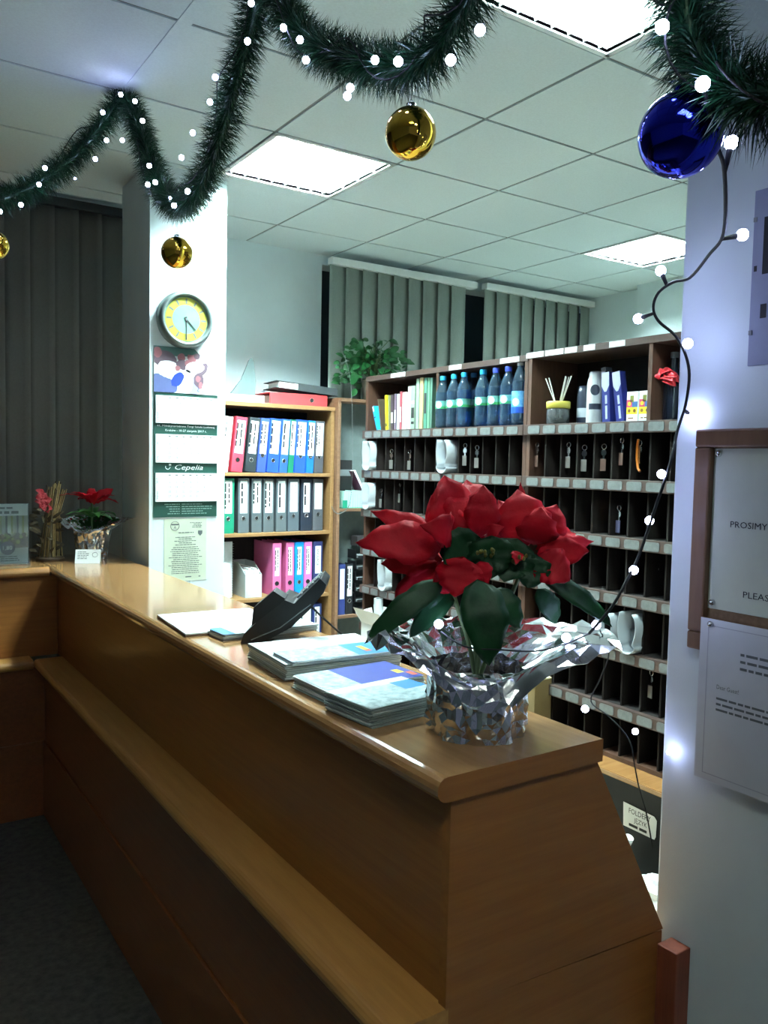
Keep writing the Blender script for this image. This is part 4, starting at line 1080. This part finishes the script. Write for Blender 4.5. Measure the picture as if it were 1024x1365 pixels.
# (base px, tip px, base depth, tip depth, width m, bend, normal bias)
BR = [((612, 722), (592, 634), .02, .03, .135, .10, 0), ((628, 718), (622, 640), 0, .06, .12, .14, 0), ((640, 716), (645, 646), .0, .0, .085, .10, .3), ((648, 718), (672, 702), .02, -.02, .055, .3, .4),
      ((592, 722), (494, 681), .02, .06, .062, .06, .6), ((588, 732), (474, 723), 0, -.02, .105, .10, .5), ((590, 745), (508, 752), .02, .07, .085, .1, .5), ((598, 750), (524, 806), .02, .05, .085, .10, .3),
      ((618, 742), (606, 796), -.03, -.05, .11, -.10, 0), ((640, 748), (648, 784), -.03, -.05, .05, .1, 0), ((600, 712), (560, 700), .0, -.06, .08, .3, .2),
      ((698, 732), (664, 666), .02, .05, .085, .12, 0), ((703, 728), (690, 652), 0, .02, .13, .12, 0), ((710, 726), (722, 676), -.01, -.03, .10, .2, .2), ((700, 716), (694, 642), .03, .06, .03, .0, 0),
      ((714, 732), (792, 722), .0, .02, .05, .05, .6), ((716, 738), (786, 735), -.01, -.03, .075, .06, .3), ((716, 742), (760, 774), -.02, -.05, .095, .05, 0), ((712, 724), (768, 712), .02, .06, .07, .1, .4),
      ((690, 735), (688, 752), -.03, -.06, .03, .1, 0), ((668, 722), (668, 690), .03, .02, .09, .2, 0), ((646, 720), (655, 668), .05, .07, .11, .15, 0), ((585, 740), (540, 700), .05, .08, .09, .15, .3), ((610, 752), (575, 790), .02, .0, .08, .1, 0), ((604, 730), (575, 660), .03, .03, .1, .2, 0), ((720, 722), (742, 672), .01, .01, .09, .2, 0), ((628, 712), (612, 668), .05, .12, .12, .1, 0), ((706, 722), (745, 690), .03, .10, .09, .1, .2)]
for (bx, by), (tx, ty), d0, d1, w_, bd, nz_ in BR:
    bb = leaf_into(MB(), PP(bx, by, d0), PP(tx, ty, d1), w_, camn+Vector((0, 0, nz_))+RT*RNG.uniform(-.25, .25), bd, RNG.uniform(.1, .3), 0, 11, 'bract', RNG.uniform(-.3, .3))
    bb.build('bract', M_bract, po, solid=.0005)
GR = [((636, 772), (652, 888), -.06, -.09, .105, .12, .2), ((655, 786), (694, 838), -.04, -.05, .065, .15, .3), ((592, 774), (486, 858), 0, -.02, .062, .12, .5), ((594, 772), (550, 818), .03, .05, .065, .2, .6),
      ((605, 784), (546, 850), .03, .03, .06, .1, .2), ((722, 768), (816, 836), 0, -.01, .05, .12, .5), ((716, 785), (742, 832), .03, .05, .055, .15, .3), ((640, 716), (592, 752), -.02, -.03, .10, -.1, 0),
      ((655, 714), (655, 772), -.025, -.035, .11, -.1, 0), ((690, 718), (672, 776), -.02, -.04, .11, -.1, 0), ((712, 738), (704, 784), -.03, -.04, .09, -.05, 0), ((610, 725), (640, 765), -.015, -.03, .09, -.1, 0), ((648, 776), (618, 835), .0, .01, .07, .1, .2), ((668, 782), (655, 850), .02, .03, .07, .1, .2)]
for (bx, by), (tx, ty), d0, d1, w_, bd, nz_ in GR:
    bb = leaf_into(MB(), PP(bx, by, d0), PP(tx, ty, d1), w_, camn+Vector((0, 0, nz_))+RT*RNG.uniform(-.2, .2), bd, RNG.uniform(.1, .25), 0, 11, 'green', RNG.uniform(-.2, .2))
    bb.build('leaf', M_green, po, solid=.0005)
b = MB()
for h_ in (PP(646, 738, -.035), PP(694, 744, -.04)):
    for q in range(9):
        c = h_+Vector((RNG.uniform(-.014, .014), RNG.uniform(-.014, .014), RNG.uniform(-.008, .01))); b.ball(c, .0032, 8, sz=1.4)
b.build('flower_buds', M_yel, po)

# second poinsettia at the far corner
P2 = Vector((1.02, 4.07, CT+.0006))
p2 = thing('poinsettia', 'small red poinsettia in silver foil at the far corner of the counter', 'potted plant', P2)
foil_wrap(p2, .065, .085, .14, .22, math.atan2(-.3, .9), (math.atan2(-.83, -.55), .02), 8.1)
MB().lathe([(.001, .002), (.055, .002), (.066, .12), (.001, .115)], 16).build('pot', plain('soil_brown', (44, 34, 26), .9), p2)
h_ = Vector((0, 0, .27))
MB().tube([(0, 0, .11), (0, 0, .2), h_], .005, 6).build('stem', M_stem, p2)
r3 = random.Random(5)
for q in range(11):
    a = 2*pi*q/11+.2; L = r3.uniform(.10, .165); el = r3.uniform(.0, .5) if q % 2 else r3.uniform(.35, .8)
    tip = h_+Vector((cos(a)*cos(el), sin(a)*cos(el), sin(el)*.75))*L
    leaf_into(MB(), h_+Vector((cos(a), sin(a), 0))*.006, tip, r3.uniform(.055, .075), (0, 0, 1) if el < .6 else camn, .12, .25, 0, 9, 'bract', 0, r3).build('bract', M_bract, p2, solid=.0005)
for q in range(9):
    a = 2*pi*q/9+.5; L = r3.uniform(.10, .16); tip = Vector((0, 0, .22))+Vector((cos(a), sin(a), r3.uniform(-.25, .1)))*L
    leaf_into(MB(), (0, 0, .2), tip, .06, (0, 0, 1), .15, .2, 0, 8, 'green', 0, r3).build('leaf', plain('light_poinsettia_leaf', (62, 128, 52), .45), p2, solid=.0005)
MB().ball(h_+Vector((0, 0, .01)), .012, 10).build('flower_buds', M_yel, p2)

# dried bunch
t = thing('dried_bouquet', 'upright bundle of dried stalks tied with red ribbon beside the small poinsettia', 'dried bouquet', (.835, 4.10, CT+.0006))
M_straw = mat('dry_straw', (150, 126, 78), .7, rgb2=(186, 164, 112), scale=40); M_dark = mat('dry_moss', (58, 50, 34), .8, rgb2=(86, 74, 48), scale=40)
b = MB(); r4 = random.Random(9)
for q in range(46):
    a = r4.uniform(0, 2*pi); rr_ = .045*math.sqrt(r4.random()); p0 = Vector((cos(a)*rr_*1.2, sin(a)*rr_*1.2, .015)); p1 = Vector((cos(a)*rr_*.7+.01, sin(a)*rr_*.7, .22)); p2_ = Vector((cos(a)*rr_*1.0+.03, sin(a)*rr_*1.0, r4.uniform(.33, .372)))
    b.tube([p0, p1, p2_], .0032, 5, q % 3 == 0 and 1 or 0)
b.build('stalks', [M_straw, M_dark], t)
b = MB()
for q in range(60):
    a = r4.uniform(0, 2*pi); c = Vector((cos(a)*.035-.02, sin(a)*.03, r4.uniform(.02, .25))); leaf_into(b, c, c+Vector((cos(a), sin(a), r4.uniform(-.3, .8)))*.05, .018, (0, -1, .3), .1, .2, 0, 4, 'pothos', rng=r4)
b.build('leaves', M_dark, t)
b = MB()
for q in range(22):
    a = r4.uniform(0, 2*pi); c = Vector((-.035, -.02, .28+r4.uniform(-.03, .04))); leaf_into(b, c, c+Vector((cos(a)*.8, -.3, sin(a)*.8))*.05, .035, (0, -1, .2), .3, .3, 0, 5, 'pothos', rng=r4)
b.build('ribbon', mat('deep_red_ribbon', (150, 16, 30), .5), t)
MB().lathe([(.001, 0), (.06, 0), (.066, .006), (.06, .016), (.001, .018)], 20).build('base', mat('bark_brown', (74, 56, 40), .8), t)
t = thing('card_holder', 'small white tent card leaning at the foot of the small poinsettia', 'card', (.955, 3.895, CT+.0006), rz=radians(-22))
b = MB().prism([(-.0, 0), (.003, 0), (.028, .062), (.025, .062)], 'x', -.055, .055); b.prism([(.05, 0), (.053, 0), (.028, .062), (.025, .062)], 'x', -.055, .055); b.build('card', M_paper, t)
b = MB(); vd = Vector((0, .025, .062)).normalized(); o = Vector((0, 0, 0))
b.strokes(o+X_*-.045+vd*.055, X_, vd, .055, 5, .008, .003, 0, lo=.6); b.tube([o+X_*(.032+.012*cos(a*pi/6))+vd*(.042+.011*sin(a*pi/6))-Y_*.0008 for a in range(13)], .001, 4)
b.build('print', [M_inkg], t)
t = thing('leaflet_stand', 'clear upright leaflet stand with a garden picture on the far counter wing, left edge', 'leaflet stand', (.615, 4.0, CT+.0006))
M_acr = mat('clear_acrylic', (214, 224, 224), .05, var=.02, trans=.9)
b = MB().box(-.112, .108, -.006, -.004, .004, .275); b.box(-.112, .108, .003, .005, .004, .275); b.box(-.112, .108, -.04, .06, 0, .004); b.box(.106, .109, -.006, .005, .004, .275); b.build('holder', M_acr, t)
b = MB(); b.box(-.11, .104, -.003, .002, .005, .272, 0); o = Vector((0, -.003, 0))
for (a0, a1, c0, c1, mi) in ((-.11, .104, .095, .22, 1), (-.11, .104, .075, .125, 2)): b.rect(o, X_, Z_, a0, a1, c0, c1, mi, .0003+.0003*mi)
for q in range(9):
    x_ = -.105+q*.023; b.rect(o, X_, Z_, x_, x_+.008, .14, .22, 2 if q % 2 else 4, .0012)
for q in range(26): b.disc(o+X_*RNG.uniform(-.1, .095)+Z_*RNG.uniform(.1, .135), X_, Z_, RNG.uniform(.006, .013), 2 if q % 2 else 3, .0014+.00002*q, 8)
b.disc(o+X_*.018+Z_*.075, X_, Z_, .031, 5, .0022)
b.text('1,80', .026, o+X_*.018+Z_*.067, X_, Z_, 0, 'c', .0028)
b.strokes(o+X_*-.05+Z_*.255, X_, Z_, .11, 1, .02, .008, 6, 'c'); b.strokes(o+X_*-.06+Z_*.235, X_, Z_, .14, 1, .02, .012, 6, 'c'); b.strokes(o+X_*-.06+Z_*.036, X_, Z_, .13, 3, .009, .004, 6, 'c')
b.build('leaflet', [P_pap, plain('garden_pale_green', (150, 160, 130)), plain('garden_dark_green', (40, 50, 30)), plain('garden_mid_green', (96, 116, 60)), plain('garden_olive', (120, 130, 70)), plain('badge_slate', (74, 80, 98)), M_inkg], t)

# ================================================================== GARLAND, BAUBLES, LIGHTS
XG = .907
def gp(x, y, X=XG): return onx(x, y, X)
left = []
for (x, y) in ((-60, 278), (0, 265), (60, 240), (110, 196), (140, 160), (162, 132)):
    d = ray(x, y); left.append(EYE+d*(3.117/d.y))
swag = [Vector((XG, 3.10, 2.885))]+[gp(*q) for q in ((182, 158), (200, 215), (218, 255), (238, 272), (262, 255), (285, 205), (303, 150), (322, 80), (340, 15))]
top1 = Vector((XG, 1.955, 2.86))
swagB = [top1]+[gp(*q) for q in ((368, -20), (385, 20), (410, 50), (450, 72), (500, 85), (548, 88), (585, 60), (615, 12), (640, -30), (660, -75))]
top2 = Vector((XG, .93, 2.80))
swagC = [top2]+[gp(*q) for q in ((888, -120), (900, -50), (912, 10), (925, 60), (950, 100), (985, 122), (1030, 130))]+[Vector((XG, .45, 2.02)), Vector((XG, .33, 2.15))]
path = smooth_path(left+swag+swagB+swagC, 10)
core = MB().tube(path, .018, 7)
gl = thing('tinsel_garland', 'dark green tinsel garland hung in swags from the ceiling above the counter', 'garland', (XG, 3.1, CEIL-.02))
core.v = [p-Vector(gl.location) for p in core.v]
core.build('core', M_tinsel, gl)
tb = MB(); r5 = random.Random(21)
for i in range(len(path)-1):
    a, c = path[i], path[i+1]; L = (c-a).length; d = (c-a).normalized()
    near = (a-EYE).length
    n = int(L*(6800 if near < 1.6 else 5600))
    ort = d.orthogonal().normalized(); o2_ = d.cross(ort)
    for q in range(n):
        ph = r5.uniform(0, 2*pi); rad = (ort*cos(ph)+o2_*sin(ph)); s0 = a+(c-a)*r5.random()
        ln = r5.uniform(.048, .076)
        dirv = (rad+d*r5.uniform(-.45, .45)+Vector((0, 0, -.12))).normalized()
        mid = s0+dirv*ln*.55; tip = s0+dirv*ln+Vector((0, 0, -.006))+d*r5.uniform(-.006, .006)
        wv = dirv.cross(Vector((r5.uniform(-1, 1), r5.uniform(-1, 1), r5.uniform(-1, 1)))).normalized()*.0009
        k = len(tb.v); tb.v += [s0-wv, s0+wv, mid+wv, mid-wv, tip]; tb.f += [[k, k+1, k+2, k+3], [k+3, k+2, k+4]]; tb.m += [0, 0]; tb.sm += [False, False]
tb.v = [p-Vector(gl.location) for p in tb.v]
tb.build('tinsel', M_tinsel, gl)

def bauble(x, y, r, m, label, X=XG, cap_up=.0, pos=None):
    p = pos or onx(x, y, X)
    t = thing('christmas_bauble', label, 'bauble', p)
    MB().ball((0, 0, 0), r, 48).build('ball', m, t)
    MB().lathe([(r*.2, r*.96), (r*.2, r*1.12), (r*.14, r*1.14), (.001, r*1.14)], 16).build('cap', M_chrome if m is not M_blue else M_blue, t)
    MB().tube([(r*.08*cos(a*pi/5), 0, r*1.2+r*.08*sin(a*pi/5)) for a in range(11)], .0008, 5).build('hook', M_chrome, t)
    MB().tube([(0, 0, r*1.27), (0, 0, r*1.27+.035)], .0006, 4).build('thread', M_wire, t)
    return t
bauble(547.5, 178, .048, M_gold, 'gold bauble hanging below the middle swag of the garland')
bauble(236, 337, .049, M_gold, 'gold bauble hanging in front of the white pillar above the clock')
d = ray(-8, 327); bauble(0, 0, .049, M_gold, 'gold bauble cut off by the left edge of the picture', pos=EYE+d*(3.117/d.y))
bauble(907, 180, .053, M_blue, 'shiny blue bauble hanging beside the wall at the upper right')

M_led = mat('lit_white_led', (255, 255, 255), .5, emit=(.50, .56, 1.0), es=43)
M_cap = mat('clear_led_sleeve', (205, 214, 225), .15, var=.02)
LEFT = [(0, 282), (28, 273), (52, 246), (60, 224), (100, 238), (127, 212), (142, 187), (163, 187), (137, 150)]
MIDL = [(161, 126), (180, 135), (190, 161), (199, 221), (197, 246), (207, 243), (227, 264), (232, 274), (250, 255), (242, 210), (257, 177), (280, 136), (287, 103), (330, 55), (335, 4), (378, 37), (400, 53), (408, 80), (463, 128), (467, 117), (500, 80), (531, 82), (601, 80), (640, 40)]
ls = thing('light_string', 'string of blue white LED lights along the garland and down by the right wall', 'string lights', (XG-.06, 3.0, 2.8))
pts = []
for q in LEFT:
    d = ray(*q); pts.append(EYE+d*(3.05/d.y))
for q in MIDL: pts.append(onx(q[0], q[1], XG-.055))
pts.append(onx(760, -160, XG-.05)); nb_skip = {len(pts)-1}
pts.append(onx(883, 36, XG-.055)); pts.append(onx(937, 112, XG-.055))
HANG = [(975, 190, 1.00), (990, 313, 1.18), (881, 361, 1.26), (851, 425, 1.27), (917, 458, 1.30), (922, 553, 1.365)]
LOW = [(882, 632, 1.28), (866, 694, 1.27), (845, 760, 1.23), (795, 833, 1.17), (755, 850, 1.13)]
WIREH = [(937, 112, .86), (955, 190, .93), (966, 230, 1.0), (965, 310, 1.14), (945, 340, 1.20), (920, 370, 1.25), (898, 376, 1.26), (878, 390, 1.265), (871, 410, 1.27), (878, 428, 1.275), (900, 447, 1.29), (913, 470, 1.30), (919, 500, 1.33), (914, 540, 1.345), (903, 575, 1.33), (893, 620, 1.29), (876, 670, 1.275), (862, 712, 1.26), (850, 745, 1.24), (835, 775, 1.21), (815, 810, 1.18), (785, 845, 1.15)]
XL = ls.location
def L_(mb): mb.v = [p-Vector(XL) for p in mb.v]; return mb
wire_pts = []
ph = 0
for p in path[::2]:
    ph += .5; wire_pts.append(p+Vector((-.034+.012*cos(ph), .012*sin(ph*1.3), .03*sin(ph))))
L_(MB().tube(wire_pts, .0018, 5)).build('wire', M_wire, ls)
hw = [onx(a, b_, X) for a, b_, X in WIREH]
L_(MB().tube(smooth_path(hw, 5), .0028, 6)).build('wire', M_wire, ls)
def led(p, r=.0062, aim=None):
    b = MB().ball((0, 0, 0), r, 10); o = L_(MB()); 
    q = b.build('bulb', M_led, ls, loc=p-Vector(XL))
    return q
allp = [p for i, p in enumerate(pts) if i not in nb_skip]
for i, p in enumerate(allp): led(p, (.0088 if (p-EYE).length < 1.7 else .0078) if i not in (4, 15) else .004)
for a, b_, X in HANG:
    p = onx(a, b_, X); led(p, .0095)
    best = min(smooth_path(hw, 5), key=lambda w: (w-p).length)
    if (best-p).length > .012: L_(MB().tube([best, p+(best-p).normalized()*.006], .003, 6, taper=.0045)).build('lead', M_wire, ls)
for a, b_, X in LOW: led(onx(a, b_, X), .0085)
# tail round the flower pot and down behind the counter
tail = [PP(785, 845, .0)+PC, PP(755, 858, -.02)+PC, PP(715, 868, -.06)+PC, PP(665, 866, -.10)+PC, PP(620, 862, -.08)+PC, PP(588, 842, -.02)+PC]
L_(MB().tube(smooth_path(tail, 5), .0016, 6)).build('wire', M_wire, ls)
led(PP(585, 832, -.025)+PC, .0085)
dn = [(800, 840, 1.20), (812, 870, 1.24), (800, 905, 1.26), (788, 935, 1.27), (812, 955, 1.28), (838, 985, 1.29), (846, 1020, 1.30), (852, 1050, 1.31), (862, 1085, 1.32), (870, 1130, 1.33)]
L_(MB().tube(smooth_path([onx(*q) for q in dn], 5), .0014, 6)).build('wire', M_wire, ls)
led(onx(780, 945, 1.27), .0075); led(onx(847, 975, 1.33), .0065); led(onx(892, 1003, 1.362), .005)

# ================================================================== LIGHT
w = bpy.data.worlds.new('lobby_ambience'); S.world = w; w.use_nodes = True
bg = w.node_tree.nodes['Background']; bg.inputs['Color'].default_value = (.62, .74, 1, 1); bg.inputs['Strength'].default_value = .09
S.view_settings.view_transform = 'Standard'; S.view_settings.look = 'None'; S.view_settings.gamma = 1
S.view_settings.use_curve_mapping = False
S.view_settings.exposure = 0.65
S.cycles.diffuse_bounces = 8
